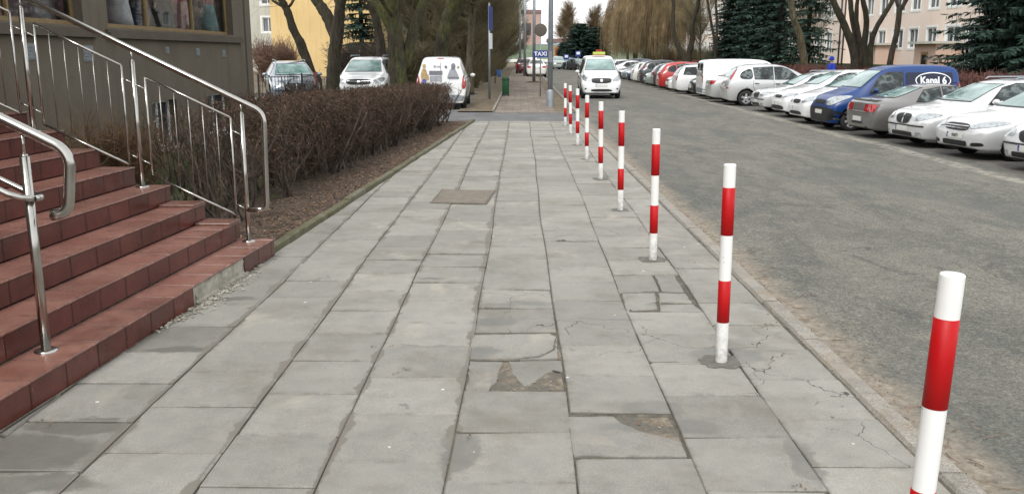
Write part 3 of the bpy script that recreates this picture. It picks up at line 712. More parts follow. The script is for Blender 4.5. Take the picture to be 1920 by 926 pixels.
for (a, b, mull) in ((w1a, w1b, [U(wy(10, 30)), U(wy(34, 30))]), (w2a, w2b, [U(wy(291, 55)), U(wy(375, 60))])):
    fr = MB(); d0, d1 = -.20, -.14
    for s0, s1 in ((a, a + .05), (b - .05, b)): fr.box((d0, s0, zs0), (d1, s1, zs1))
    fr.box((d0, a + .05, zs0), (d1, b - .05, zs0 + .07)); fr.box((d0, a + .05, zs1 - .06), (d1, b - .05, zs1))
    for q in mull: fr.box((d0, q - .025, zs0 + .07), (d1 + .01, q + .025, zs1 - .06))
    f = fr.build('display_window', M['yellowwood'], shop)
    g = MB(); g.poly([(-.17, a + .05, zs0 + .07), (-.17, b - .05, zs0 + .07), (-.17, b - .05, zs1 - .06), (-.17, a + .05, zs1 - .06)]); g.build('pane', M['shopglass'], f)
    rm = MB(); A = a - .15; B = b + .15; Xb = -2.6
    rm.poly([(Xb, A, zs0 - .35), (Xb, B, zs0 - .35), (Xb, B, 4.6), (Xb, A, 4.6)]); rm.poly([(-.285, A, zs0 - .35), (-.285, B, zs0 - .35), (Xb, B, zs0 - .35), (Xb, A, zs0 - .35)]); rm.poly([(-.285, A, 4.6), (Xb, A, 4.6), (Xb, B, 4.6), (-.285, B, 4.6)])
    rm.poly([(-.285, A, zs0 - .35), (Xb, A, zs0 - .35), (Xb, A, 4.6), (-.285, A, 4.6)]); rm.poly([(-.285, B, zs0 - .35), (-.285, B, 4.6), (Xb, B, 4.6), (Xb, B, zs0 - .35)])
    rm.build('display_room', simple('room_paint', (.60, .48, .50), .9, var=.5, scale=1.5), shop)
for i, h in enumerate((ba, bb, bc)):
    fr = MB(); a, b, c, d = h; x0, x1 = -.20, -.15; k = .05
    fr.box((x0, a, c), (x1, a + k, d)); fr.box((x0, b - k, c), (x1, b, d)); fr.box((x0, a + k, c), (x1, b - k, c + k)); fr.box((x0, a + k, d - k), (x1, b - k, d)); fr.box((x0, (a + b) / 2 - .02, c + k), (x1, (a + b) / 2 + .02, d - k))
    fr.box((x0, a + k, c + (d - c) * .55), (x1 - .01, (a + b) / 2 - .02, c + (d - c) * .55 + .03))
    f = fr.build('basement_window', M['winframe'], shop); g = MB(); g.box((-.19, a + k, c + k), (-.18, b - k, d - k)); g.build('pane', M['winpane'], f)
    s = MB(); s.box((.0, a - .05, c - .04), (.06, b + .05, c)); s.build('sill', M['winframe'], f)
for u in [-12, -8.5, -5, -1.5, 2, 5.5, 9]:
    fr = MB(); a, b, c, d = u, u + 1.5, 5.6, 7.0; x0, x1 = -.20, -.15; k = .06
    fr.box((x0, a, c), (x1, a + k, d)); fr.box((x0, b - k, c), (x1, b, d)); fr.box((x0, a + k, c), (x1, b - k, c + k)); fr.box((x0, a + k, d - k), (x1, b - k, d)); fr.box((x0, a + .72, c + k), (x1, a + .78, d - k))
    f = fr.build('window', M['winframe'], shop); g = MB(); g.box((-.19, a + k, c + k), (-.18, b - k, d - k)); g.build('pane', M['winpane'], f)
mb = MB(); mb.box((-.22, U(2.0), 1.69), (-.16, U(4.5), 4.1)); f = mb.build('door', M['wood'], shop); mb = MB(); mb.box((-.155, U(2.2), 1.9), (-.15, U(4.3), 3.9)); mb.build('pane', M['winpane'], f)
M['ventm'] = simple('vent_grille_grey', (.19, .21, .22), .6, var=.2, scale=20)
for (u, v, s) in ((313, 95, .085), (370, 98, .10), (419, 101, .10), (165, 101, .16), (55, 97, .15)):
    d = ray(u, v) * (WX / ray(u, v).x); y, z = d.y - 10, d.z + H; mb = MB(); mb.box((0, y - s, z - s * .75), (.012, y + s, z + s * .75))
    for q in range(4): mb.box((.012, y - s * .8, z - s * .6 + q * s * .32), (.024, y + s * .8, z - s * .6 + q * s * .32 + s * .12))
    mb.build('vent_cover', M['ventm'], shop)

# mannequins in the display windows
M['skin'] = simple('mannequin_skin', (.50, .36, .29), .5, var=.05)
def cloth(name, c): return simple(name, c, .9, var=.35, scale=6)
def skin_body(name, m, parent):
    me = bpy.data.meshes.new(name); o = bpy.data.objects.new(name, me); C.objects.link(o)
    vs_ = [(0, 0, .95), (0, 0, 1.12), (0, 0, 1.33), (0, 0, 1.47), (0, .01, 1.56), (0, .02, 1.68), (0, .02, 1.76),
           (.10, 0, .88), (.10, .01, .50), (.10, -.02, .08), (.10, .12, .03), (-.10, 0, .88), (-.12, .03, .50), (-.13, .02, .08), (-.13, .15, .03),
           (.18, 0, 1.42), (.25, -.02, 1.15), (.24, .10, .92), (.24, .15, .83), (-.18, 0, 1.42), (-.25, -.02, 1.15), (-.26, .04, .90), (-.26, .07, .81)]
    es = [(0, 1), (1, 2), (2, 3), (3, 4), (4, 5), (5, 6), (0, 7), (7, 8), (8, 9), (9, 10), (0, 11), (11, 12), (12, 13), (13, 14), (3, 15), (15, 16), (16, 17), (17, 18), (3, 19), (19, 20), (20, 21), (21, 22)]
    rr = [.13, .11, .125, .08, .05, .085, .06, .085, .055, .035, .03, .085, .055, .035, .03, .05, .038, .028, .03, .05, .038, .028, .03]
    me.from_pydata(vs_, es, []); o.modifiers.new('s', 'SKIN'); o.modifiers.new('u', 'SUBSURF').levels = 1; o.modifiers['u'].render_levels = 1
    for i, d in enumerate(me.skin_vertices[0].data): d.radius = (rr[i], rr[i] * .85); d.use_root = i == 0
    dg = bpy.context.evaluated_depsgraph_get(); dg.update(); me2 = bpy.data.meshes.new_from_object(o.evaluated_get(dg)); bpy.data.objects.remove(o)
    me2.materials.clear(); me2.materials.append(m)
    for p in me2.polygons: p.use_smooth = True
    return link(name, me2, parent)
body0 = None
def mannequin(px, v, depth, label, topc, botc, legs='skirt', rz=0):
    global body0
    d = ray(px, v); x = WX - depth; y = d.y * x / d.x
    t = thing('mannequin', label, 'mannequin', (x, y, zs0 - .34), rz, 'mannequins in the display windows')
    if body0 is None: body0 = skin_body('body', M['skin'], t)
    else: b = body0.copy(); C.objects.link(b); b.parent = t
    top = MB(); seg = [(.16, .86), (.17, 1.0), (.15, 1.15), (.19, 1.32), (.20, 1.42), (.10, 1.50)]
    top.lathe([(r, z) for r, z in seg], (0, 0, 0), 18); top.tube([(.17, 0, 1.42), (.26, -.02, 1.15), (.25, .08, .95)], [.07, .06, .05], 10); top.tube([(-.17, 0, 1.42), (-.26, -.02, 1.15), (-.26, .04, .93)], [.07, .06, .05], 10)
    top.build('jacket', topc, t)
    bt = MB()
    if legs == 'skirt': bt.lathe([(.17, 1.0), (.20, .85), (.24, .6), (.27, .42), (.25, .42)], (0, 0, 0), 20); bt.build('skirt', botc, t)
    else:
        for s in (-1, 1): bt.tube([(s * .09, 0, .95), (s * .105, .01, .5), (s * .115, 0, .07)], [.11, .085, .075], 12)
        bt.build('trousers', botc, t)
cw = cloth('pale_fabric', (.75, .73, .77)); cb = cloth('black_fabric', (.015, .015, .02)); cr_ = cloth('red_fabric', (.70, .07, .08)); cg = cloth('olive_fabric', (.05, .10, .02)); ct = cloth('teal_grey_fabric', (.22, .38, .40)); co = cloth('rust_fabric', (.65, .16, .05)); cp = cloth('dusty_pink_fabric', (.45, .22, .22)); cn = cloth('navy_fabric', (.03, .04, .08))
mannequin(222, 50, .55, 'mannequin in a pale long skirt, nearest the left edge of the second display window', cw, cw, 'skirt', 1.2)
mannequin(240, 50, .8, 'mannequin in black trousers beside the pale-skirted mannequin', cb, cb, 'tr', 1.6)
mannequin(262, 50, .6, 'mannequin in navy trousers left of the first wooden mullion', cn, cn, 'tr', 1.4)
mannequin(306, 50, .7, 'mannequin in olive jacket just right of the first mullion', cg, cb, 'skirt', 1.6)
mannequin(336, 50, .5, 'mannequin in bright red jacket and pink skirt in the window middle', cr_, cp, 'skirt', 1.5)
mannequin(388, 50, .45, 'mannequin in teal grey skirt just right of the second mullion', cp, ct, 'skirt', 1.7)
mannequin(409, 50, .6, 'mannequin in rust top and black trousers near the window corner', co, cb, 'tr', 1.5)
mannequin(82, 20, .7, 'mannequin in pale skirt behind the upper steel railing', cp, cw, 'skirt', 1.5)
mannequin(112, 20, .6, 'mannequin in teal skirt in the left display window', co, ct, 'skirt', 1.5)
mannequin(140, 20, .8, 'mannequin in red jacket at the right end of the left display window', cr_, cg, 'tr', 1.5)

# ---------------------------------------------------------------- bollards
BR = .036
bl = [((1787, 507), (1730, 926)), ((1369, 305), (1352, 678)), ((1231, 240), (1224, 487)), ((1166, 207), (1163, 394)), ((1127, 190), (1126, 336)), ((1101, 178), (1100, 299)), ((1083, 166), (1083, 272)), ((1069, 160), (1070, 252)), ((1060, 156), (1060, 236))]
blab = ['red and white steel bollard nearest the camera, cut by the bottom of the picture', 'red and white bollard in a dark mortar patch, second from the camera', 'red and white bollard beside the cracked slabs, third from the camera', 'red and white bollard, fourth from the camera along the kerb', 'middle bollard of the row, fifth from the camera', 'red and white bollard sixth from the camera', 'red and white bollard third from the far end of the row', 'red and white bollard next to the farthest one', 'farthest red and white bollard of the row near the side street']
def bollard_mesh():
    r = BR; bands = [(0, .265, 0), (.265, .525, 1), (.525, .80, 0), (.80, 1.085, 1), (1.085, 1.215, 0)]
    p = MB()
    for a, b, m in bands:
        e = .0012 if m else 0
        p.lathe([(r, a), (r + e, a + .0005), (r + e, b - .0005), (r, b)], seg=28, m=m)
    p.lathe([(r, 1.215), (r * .97, 1.219), (r * .9, 1.221), (.0005, 1.222)], seg=28)
    return p
pm = bollard_mesh().mesh('pole', [M['whitepaint'], M['redpaint']])
for i, (t_, b_) in enumerate(bl):
    if i == 0: T = gz(*t_, 1.22); B = gy(*b_, T.y); B = T + (B - T) * (T.z / (T.z - B.z))
    else:
        B = gz(*b_, 0); T = gy(*t_, B.y)
    B = Vector((B.x, B.y, 0)); dirv = (T - B).normalized(); t = thing('bollard', blab[i], 'bollard', B, 0, 'red and white bollards along the kerb')
    o = link('pole', pm, t); o.rotation_euler = (dirv.to_track_quat('Z', 'Y').to_euler()); o.location = (0, 0, -.01); s_ = max(.9, min(1.05, T.z / 1.22)); o.scale = (1, 1, s_)
    f = MB(); n = 22; rr = random.Random(i); ring = []; wx, wy_ = (.125, .115) if i in (1, 2, 4) else (.10, .10)
    for q in range(n):
        a = 2 * math.pi * q / n; k = (abs(math.cos(a)) ** 8 + abs(math.sin(a)) ** 8) ** (-.125) * rr.uniform(.84, 1.14); ring.append((k * wx * math.cos(a), k * wy_ * math.sin(a)))
    f.prism(ring, -.02, .0035 + rr.uniform(0, .001)); f.build('footing', M['bolbase'], t)

# inspection cover in the pavement
q = [gz(u, v).xy for u, v in ((806, 382), (912, 384), (932, 358), (828, 357))]; c0 = sum(q, Vector((0, 0))) / 4
t = thing('inspection_cover', 'rough brown concrete inspection cover set across two paving slabs', 'manhole cover', (c0.x, c0.y, 0))
mb = MB(); mb.prism([tuple((p - c0) * .93) for p in q], .0, .014); mb.build('lid', M['cover'], t)
mb = MB(); a = [tuple(p - c0) for p in q]; b = [tuple((p - c0) * .94) for p in q]
for i in range(4): j = (i + 1) % 4; mb.prism([a[i], a[j], b[j], b[i]], .0, .011)
mb.build('rim', M['bolbase'], t)

# ---------------------------------------------------------------- vehicles
# stations: (x_top, z_top, w_top, x_belt, z_belt, w_side, z_low), nose first; x forward
def car_body(name, st, wheels, wr, crown=.03, crease=.35, zmid=.48):
    me = bpy.data.meshes.new(name); v = []; f = []
    for (xt, zt, wt, xb, zb, ws, zl) in st:
        xm = xb
        L = [(xm, ws * .86, zl), (xm, ws, min(zmid, (zl + zb) / 2 + .05)), (xb, ws * .985, zb), (xt, wt, zt)]
        ring = [(xm, 0, zl - .0)] + L + [(xt, 0, zt + crown)] + [(a, -b, c) for a, b, c in reversed(L)]
        v += ring
    n = 10
    for i in range(len(st) - 1):
        for j in range(n): f.append((i * n + j, i * n + (j + 1) % n, (i + 1) * n + (j + 1) % n, (i + 1) * n + j))
    f.append(tuple(reversed(range(n)))); e = (len(st) - 1) * n; f.append(tuple(e + j for j in range(n)))
    me.from_pydata(v, [], f); bm = bmesh.new(); bm.from_mesh(me); bmesh.ops.recalc_face_normals(bm, faces=bm.faces)
    cl = bm.edges.layers.float.new('crease_edge'); bm.verts.ensure_lookup_table()
    for ed in bm.edges:
        a, b = [q.index for q in ed.verts]
        if a % n == b % n and a % n in (1, 9): ed[cl] = .7
        if a % n == b % n and a % n in (3, 7): ed[cl] = crease
        if a % n == b % n and a % n in (4, 6): ed[cl] = crease + .1
    bm.to_mesh(me); bm.free()
    o = bpy.data.objects.new(name, me); C.objects.link(o)
    s = o.modifiers.new('s', 'SUBSURF'); s.levels = 3; s.render_levels = 3
    cut = MB()
    for wx in wheels:
        for sd_ in (-1, 1):
            y0, y1 = (.56, 1.3) if sd_ > 0 else (-1.3, -.56)
            nn = len(cut.v); seg = 28
            for yy in (y0, y1):
                for q in range(seg): a = 2 * math.pi * q / seg; cut.v.append((wx + (wr + .05) * math.cos(a), yy, wr + .02 + (wr + .05) * math.sin(a)))
            for q in range(seg): r = (q + 1) % seg; cut.f.append((nn + q, nn + seg + q, nn + seg + r, nn + r)); cut.m.append(0); cut.sm.append(False)
            cut.f.append(tuple(nn + q for q in range(seg))); cut.f.append(tuple(nn + seg + q for q in reversed(range(seg)))); cut.m += [0, 0]; cut.sm += [False, False]
    c = cut.build('cutter', M['black'])
    b = o.modifiers.new('b', 'BOOLEAN'); b.object = c; b.operation = 'DIFFERENCE'; b.solver = 'EXACT'
    o.data.materials.append(M['white']); o.data.materials.append(M['black'])
    dg = bpy.context.evaluated_depsgraph_get(); dg.update()
    m1 = bpy.data.meshes.new_from_object(o.evaluated_get(dg))
    b.show_viewport = False; dg.update(); m0 = bpy.data.meshes.new_from_object(o.evaluated_get(dg))
    bm = bmesh.new(); bm.from_mesh(m0); bvh = BVHTree.FromBMesh(bm); bm.free()
    bpy.data.objects.remove(o); bpy.data.objects.remove(c)
    for p in m1.polygons:
        c_ = p.center; p.use_smooth = True; p.material_index = 0
        for wx in wheels:
            rr = math.hypot(c_.x - wx, c_.z - wr - .02)
            if rr < wr + .055 and abs(c_.y) > .5: p.material_index = 1; p.use_smooth = False
            if rr < wr + .05 and abs(p.normal.y) > .9 and abs(c_.y) < .62: p.material_index = 1; p.use_smooth = False
        if p.normal.z < -.8 and c_.z < .35: p.material_index = 1
    m1.name = name
    return m1, bvh
def patch_mesh(name, bvh, poly, mode, mats, off=.006, g=.07, m=0, into=None, thick=0):
    """polygon in 2D projected on the body. mode: 'L','R' side (x,z); 'F' front, 'B' back (y,z); 'T' top (x,y)"""
    def mk(off_, poly):
        bm = bmesh.new(); P3 = {'L': lambda a, b: (a, 0, b), 'R': lambda a, b: (a, 0, b), 'F': lambda a, b: (0, a, b), 'B': lambda a, b: (0, a, b), 'T': lambda a, b: (a, b, 0)}[mode]
        vs_ = [bm.verts.new(P3(*p)) for p in poly]; bm.faces.new(vs_)
        ax = {'L': ((1, 0, 0), (0, 0, 1)), 'R': ((1, 0, 0), (0, 0, 1)), 'F': ((0, 1, 0), (0, 0, 1)), 'B': ((0, 1, 0), (0, 0, 1)), 'T': ((1, 0, 0), (0, 1, 0))}[mode]
        for a in ax:
            av = Vector(a); vals = [q.co.dot(av) for q in bm.verts]; lo, hi = min(vals), max(vals); k = math.ceil(lo / g)
            while k * g < hi:
                bmesh.ops.bisect_plane(bm, geom=bm.verts[:] + bm.edges[:] + bm.faces[:], plane_co=av * (k * g), plane_no=av); k += 1
        d, o0 = {'L': (Vector((0, -1, 0)), Vector((0, 4, 0))), 'R': (Vector((0, 1, 0)), Vector((0, -4, 0))), 'F': (Vector((-1, 0, 0)), Vector((5, 0, 0))), 'B': (Vector((1, 0, 0)), Vector((-5, 0, 0))), 'T': (Vector((0, 0, -1)), Vector((0, 0, 5)))}[mode]
        for q in bm.verts:
            h = bvh.ray_cast(q.co + o0, d)
            if h[0] is None:
                h = bvh.find_nearest(q.co - d * (.8 if mode in 'LR' else 2.0))
            nn = h[1]
            if nn.dot(d) > 0: nn = -nn
            q.co = h[0] + nn * off_
        return bm
    bm = mk(off, poly)
    me = bpy.data.meshes.new(name); bmesh.ops.recalc_face_normals(bm, faces=bm.faces)
    # outward facing
    s_ = {'L': Vector((0, 1, 0)), 'R': Vector((0, -1, 0)), 'F': Vector((1, 0, 0)), 'B': Vector((-1, 0, 0)), 'T': Vector((0, 0, 1))}[mode]
    if sum(fc.normal.dot(s_) for fc in bm.faces) < 0: bmesh.ops.reverse_faces(bm, faces=bm.faces)
    for fc in bm.faces: fc.smooth = True
    bm.to_mesh(me); bm.free()
    for mm in (mats if isinstance(mats, (list, tuple)) else [mats]): me.materials.append(mm)
    return me
def grow(poly, d):
    return inset(poly if sum(poly[i - 1][0] * poly[i][1] - poly[i][0] * poly[i - 1][1] for i in range(len(poly))) > 0 else poly[::-1], -d)
def rpoly(x0, x1, z0, z1, r=.03):
    out = []
    for cx, cz, a0 in ((x1 - r, z0 + r, -90), (x1 - r, z1 - r, 0), (x0 + r, z1 - r, 90), (x0 + r, z0 + r, 180)):
        for k in range(4): a = R(a0 + k * 30); out.append((cx + r * math.cos(a), cz + r * math.sin(a)))
    return out
def smoothpoly(pts, it=2):
    for _ in range(it):
        o = []
        for i in range(len(pts)):
            a, b = pts[i], pts[(i + 1) % len(pts)]; o += [(a[0] * .8 + b[0] * .2, a[1] * .8 + b[1] * .2), (a[0] * .2 + b[0] * .8, a[1] * .2 + b[1] * .8)]
        pts = o
    return pts
def wheel_meshes(r, style):
    t = MB(); w_ = .10
    t.lathe([(r * .64, -w_), (r * .93, -w_), (r, -w_ * .6), (r, w_ * .6), (r * .93, w_), (r * .64, w_)], seg=32, axis='Y')
    k = MB(); k.lathe([(.001, .055), (r * .30, .06), (r * .60, .045), (r * .66, .085), (r * .66, -.09)], seg=32, axis='Y', mats=[0, 1, 0, 0])
    ns = 5 if style else 7
    for i in range(ns):
        a = 2 * math.pi * i / ns; Mx = Matrix.Rotation(a, 4, 'Y'); wd = r * (.13 if style else .10)
        k.box((-wd, .045, r * .12), (wd, .078, r * .62), 0, Mx)
    k.lathe([(.001, .09), (r * .13, .088), (r * .17, .06)], seg=16, axis='Y')
    return t.mesh('wheel', M['rubber']), k.mesh('rim', [M['alu'] if style else M['hub'], M['black']])
def paint(name, c, metal=0.0, rough=.28, coat=1): return simple('paint_' + name, c, rough, metal, var=.03, scale=2, coat=coat)
P = dict(white=paint('white', (.82, .83, .83)), offwhite=paint('cream_white', (.72, .72, .68)), silver=paint('silver', (.55, .56, .56), .35, .32), lsilver=paint('pale_silver', (.66, .67, .67), .25, .3),
         taupe=paint('taupe', (.19, .184, .176), .4, .33), blue=paint('royal_blue', (.001, .034, .155), 0, .36, .2), red=paint('red', (.42, .015, .012)), dark=paint('anthracite', (.045, .05, .055), .3), navy=paint('navy', (.02, .035, .09), .2),
         bluesilver=paint('blue_silver', (.19, .23, .27), .4, .3), green=paint('pale_green', (.30, .36, .33), .2), maroon=paint('maroon', (.12, .012, .02)), black=paint('black', (.012, .012, .014)))

TYPES = {}
def make_type(kind, st, wheels, wr, **k):
    me, bvh = car_body('body', st, wheels, wr, k.get('crown', .03), k.get('crease', .35), k.get('zmid', .48)); parts = []   # (name, mesh, loc, children)
    W = max(s[5] for s in st)
    def pm(name, poly, mode, mat, off=.006, g=.07): return (name, patch_mesh(name, bvh, poly, mode, mat, off, g), (0, 0, 0), [])
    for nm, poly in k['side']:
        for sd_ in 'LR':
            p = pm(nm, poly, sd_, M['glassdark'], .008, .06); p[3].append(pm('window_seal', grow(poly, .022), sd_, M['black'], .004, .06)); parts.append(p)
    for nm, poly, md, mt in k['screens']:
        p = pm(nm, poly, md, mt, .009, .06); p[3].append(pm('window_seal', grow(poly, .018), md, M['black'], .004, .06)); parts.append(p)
    for nm, poly, md, mt in k['front']: parts.append(pm(nm, poly, md, mt, k.get('foff', .009), .04))
    for nm, poly, md, mt in k.get('late', []): parts.append(pm(nm, poly, md, mt, .014, .04))
    for pts in k.get('seams', []):
        for sd_ in 'LR':
            bmm = MB(); vv = []
            s_ = 1 if sd_ == 'L' else -1
            for (a, b) in zip(pts, pts[1:]):
                nseg = max(1, int(math.hypot(b[0] - a[0], b[1] - a[1]) / .06))
                for q in range(nseg): vv.append((a[0] + (b[0] - a[0]) * q / nseg, a[1] + (b[1] - a[1]) * q / nseg))
            vv.append(pts[-1]); pp = []
            for x, z in vv:
                h = bvh.ray_cast(Vector((x, 4 * s_, z)), Vector((0, -s_, 0)))
                if h[0]: pp.append(h[0] + h[1] * .0)
            if len(pp) > 1: bmm.tube(pp, .007, 4); parts.append(('door_seam', bmm.mesh('door_seam', M['black']), (0, 0, 0), []))
    for (x, z) in k.get('handles', []):
        for s_ in (-1, 1):
            h = bvh.ray_cast(Vector((x, 4 * s_, z)), Vector((0, -s_, 0)))
            if h[0]: b = MB(); b.tube([h[0] + Vector((-.09, 0, 0)), h[0] + Vector((-.06, .03 * s_, 0)), h[0] + Vector((.06, .03 * s_, 0)), h[0] + Vector((.09, 0, 0))], .013, 6); parts.append(('door_handle', b.mesh('door_handle', M[k.get('handlemat', 'chrome')]), (0, 0, 0), []))
    if 'mirror' in k:
        x, z, y = k['mirror']
        for s_ in (-1, 1):
            b = MB(); nn = 10
            b.lathe([(.001, .06), (.045, .05), (.075, .01), (.078, -.03), (.001, -.035)], (0, 0, 0), 14, axis='X'); b.v = [(q[0], q[1] * 1.25, q[2] * .85) for q in b.v]; b.tube([(0, -s_ * .05, -.03), (-.01, -s_ * .15, -.06)], .022, 6, m=1)
            mm = b.mesh('mirror', [M['white'], M['black']]); parts.append(('mirror', mm, (x, s_ * y, z), []))
    if k.get('rails'):
        x0, x1, y, z = k['rails']
        for s_ in (-1, 1): b = MB(); b.tube([(x0, s_ * y, z - .05), (x0 - .08, s_ * y, z), (x1 + .08, s_ * y, z + .01), (x1, s_ * y, z - .05)], .016, 8); parts.append(('roof_rail', b.mesh('roof_rail', M['galv']), (0, 0, 0), []))
    tm, rm = wheel_meshes(wr, k.get('alloy', True))
    for wx in wheels:
        for s_ in (-1, 1): parts.append(('wheel', tm, (wx, s_ * (W - .14), wr), [('rim', rm, (0, 0, 0), [])]))
    TYPES[kind] = (me, parts, bvh)
PAINTED = {'mirror', 'bumper_upper'}
def car(kind, name, label, cat, loc, rz, pmat, group=None, scale=1.0, z=None):
    me, parts, bvh = TYPES[kind]; x, y = loc
    t = thing(name, label, cat, (x, y, zroad(x) if z is None else z), rz, group); t.scale = (scale,) * 3
    def mk(nm, mesh, l, kids, parent):
        o = link(nm, mesh, parent); o.location = l
        if nm == 'wheel' and l[1] < 0: o.rotation_euler = (0, 0, math.pi)
        if nm in PAINTED: o.material_slots[0].link = 'OBJECT'; o.material_slots[0].material = pmat
        for c in kids: mk(*c, o)
        return o
    b = mk('body', me, (0, 0, 0), [], t); b.material_slots[0].link = 'OBJECT'; b.material_slots[0].material = pmat
    for p in parts: mk(*p, t)
    return t
def plate(y=0, z=.45, mode='F'): return [('number_plate', rpoly(y - .26, y + .26, z - .055, z + .055, .01), mode, M['plate']), ('number_plate', rpoly(y - .26, y - .215, z - .052, z + .052, .008), mode, M['plate_blue'])]
def mir(poly): return [(-a, b) for a, b in poly][::-1]
def both(nm, poly, md, mt): return [(nm, poly, md, mt), (nm, mir(poly), md, mt)]

# saloon seen from the front
sedan_st = [(2.20, .60, .42, 2.22, .50, .58, .30), (2.14, .70, .60, 2.16, .58, .80, .21), (1.85, .80, .66, 1.88, .66, .87, .19), (1.40, .89, .68, 1.40, .74, .88, .19), (.98, .955, .67, .98, .83, .885, .19),
            (.22, 1.40, .53, .72, .90, .885, .19), (-.45, 1.475, .56, -.30, .925, .885, .19), (-1.05, 1.41, .53, -1.10, .945, .885, .19), (-1.72, 1.07, .60, -1.50, .95, .88, .19), (-2.10, 1.05, .62, -2.0, .93, .86, .20), (-2.24, .95, .60, -2.22, .80, .82, .24), (-2.28, .62, .5, -2.28, .55, .68, .32)]
make_type('sedan', sedan_st, (1.38, -1.32), .32,
    side=[('front_window', [(.66, .955), (-.24, .965), (-.26, 1.37), (-.05, 1.37), (.24, 1.28)]), ('rear_window', [(-.32, .965), (-1.10, .975), (-1.30, 1.06), (-1.0, 1.31), (-.33, 1.37)])],
    screens=[('windscreen', [(-.62, 1.01), (.62, 1.01), (.50, 1.36), (-.50, 1.36)], 'F', M['windscreen']), ('rear_screen', [(-.56, 1.12), (.56, 1.12), (.46, 1.36), (-.46, 1.36)], 'B', M['glassdark'])],
    front=both('headlight', smoothpoly([(.40, .60), (.80, .66), (.83, .74), (.70, .775), (.42, .70)]), 'F', M['lamp_clear']) + [('grille', smoothpoly([(-.36, .56), (.36, .56), (.40, .70), (-.40, .70)]), 'F', M['black']), ('lower_grille', rpoly(-.38, .38, .27, .37), 'F', M['black'])] + both('fog_lamp', smoothpoly([(.50, .28), (.74, .30), (.74, .37), (.50, .35)]), 'F', M['black']) + both('tail_light', smoothpoly([(.45, .78), (.80, .76), (.82, .93), (.48, .93)]), 'B', M['lamp_red']) + plate(0, .46) + plate(0, .74, 'B'),
    late=[('grille_bar', rpoly(-.36, .36, .595, .62, .005), 'F', M['chrome']), ('grille_bar', rpoly(-.37, .37, .645, .66, .005), 'F', M['chrome'])],
    seams=[[(.70, .90), (.72, .50), (.60, .27)], [(-.29, .93), (-.29, .45), (-.30, .27)], [(-1.14, .94), (-1.05, .70), (-.95, .50)]], handles=[(-.14, .82), (-.98, .84)], mirror=(.60, 1.0, .94))
# estate / hatchback with roof rails
est_st = [(2.18, .62, .42, 2.20, .52, .58, .30), (2.12, .74, .60, 2.14, .60, .80, .21), (1.85, .84, .66, 1.88, .68, .87, .19), (1.40, .92, .68, 1.40, .76, .88, .19), (1.02, .97, .67, 1.02, .84, .885, .19),
          (.30, 1.42, .55, .76, .91, .885, .19), (-.45, 1.49, .58, -.30, .93, .885, .19), (-1.25, 1.475, .575, -1.25, .945, .885, .19), (-1.85, 1.43, .54, -1.80, .95, .87, .19), (-2.12, 1.05, .62, -2.05, .93, .84, .20), (-2.20, .85, .62, -2.20, .78, .80, .25), (-2.24, .60, .5, -2.24, .52, .68, .32)]
def est_front(gr):
    return both('headlight', smoothpoly([(.42, .60), (.80, .63), (.83, .74), (.72, .775), (.44, .74)]), 'F', M['lamp_clear']) + [('grille', smoothpoly(gr), 'F', M['black']), ('lower_grille', rpoly(-.42, .42, .26, .35), 'F', M['black']), ('bumper_strip', rpoly(-.76, .76, .475, .505, .01), 'F', M['black'])] + both('fog_lamp', rpoly(.52, .70, .28, .36), 'F', M['lamp_clear']) + plate(0, .42) + plate(0, .78, 'B')
make_type('estate', est_st, (1.36, -1.26), .32,
    side=[('front_window', [(.70, .965), (-.24, .975), (-.26, 1.385), (-.02, 1.385), (.30, 1.30)]), ('rear_window', [(-.32, .975), (-1.12, .985), (-1.14, 1.375), (-.33, 1.39)]), ('quarter_window', [(-1.20, .985), (-1.88, 1.0), (-1.74, 1.34), (-1.21, 1.37)])],
    screens=[('windscreen', [(-.62, 1.02), (.62, 1.02), (.51, 1.37), (-.51, 1.37)], 'F', M['windscreen']), ('rear_screen', [(-.58, 1.05), (.58, 1.05), (.48, 1.36), (-.48, 1.36)], 'B', M['glassdark'])],
    front=est_front([(-.24, .52), (.24, .52), (.34, .74), (-.34, .74)]) + both('tail_light', smoothpoly([(.60, .68), (.76, .68), (.72, .95), (.62, .95)]), 'B', M['lamp_red']),
    late=[('grille_bar', rpoly(-.02, .02, .54, .74, .01), 'F', M['chrome'])],
    seams=[[(.74, .90), (.76, .50), (.60, .27)], [(-.29, .94), (-.29, .45), (-.30, .27)], [(-1.16, .95), (-1.05, .65), (-.92, .50)]], handles=[(-.14, .82), (-1.0, .84)], mirror=(.66, 1.02, .97), rails=(.0, -1.6, .53, 1.515))
hat_st = [(2.02, .60, .42, 2.04, .50, .58, .30), (1.96, .74, .60, 1.98, .60, .78, .21), (1.72, .86, .64, 1.74, .70, .84, .19), (1.30, .97, .66, 1.30, .80, .86, .19), (1.00, 1.03, .66, 1.00, .87, .865, .19),
          (.22, 1.47, .53, .74, .93, .865, .19), (-.40, 1.53, .56, -.25, .95, .865, .19), (-1.15, 1.49, .55, -1.15, .965, .865, .19), (-1.62, 1.38, .52, -1.60, .97, .85, .19), (-1.86, 1.06, .58, -1.80, .93, .82, .20), (-1.95, .85, .60, -1.95, .78, .78, .25), (-1.98, .60, .5, -1.98, .52, .66, .32)]
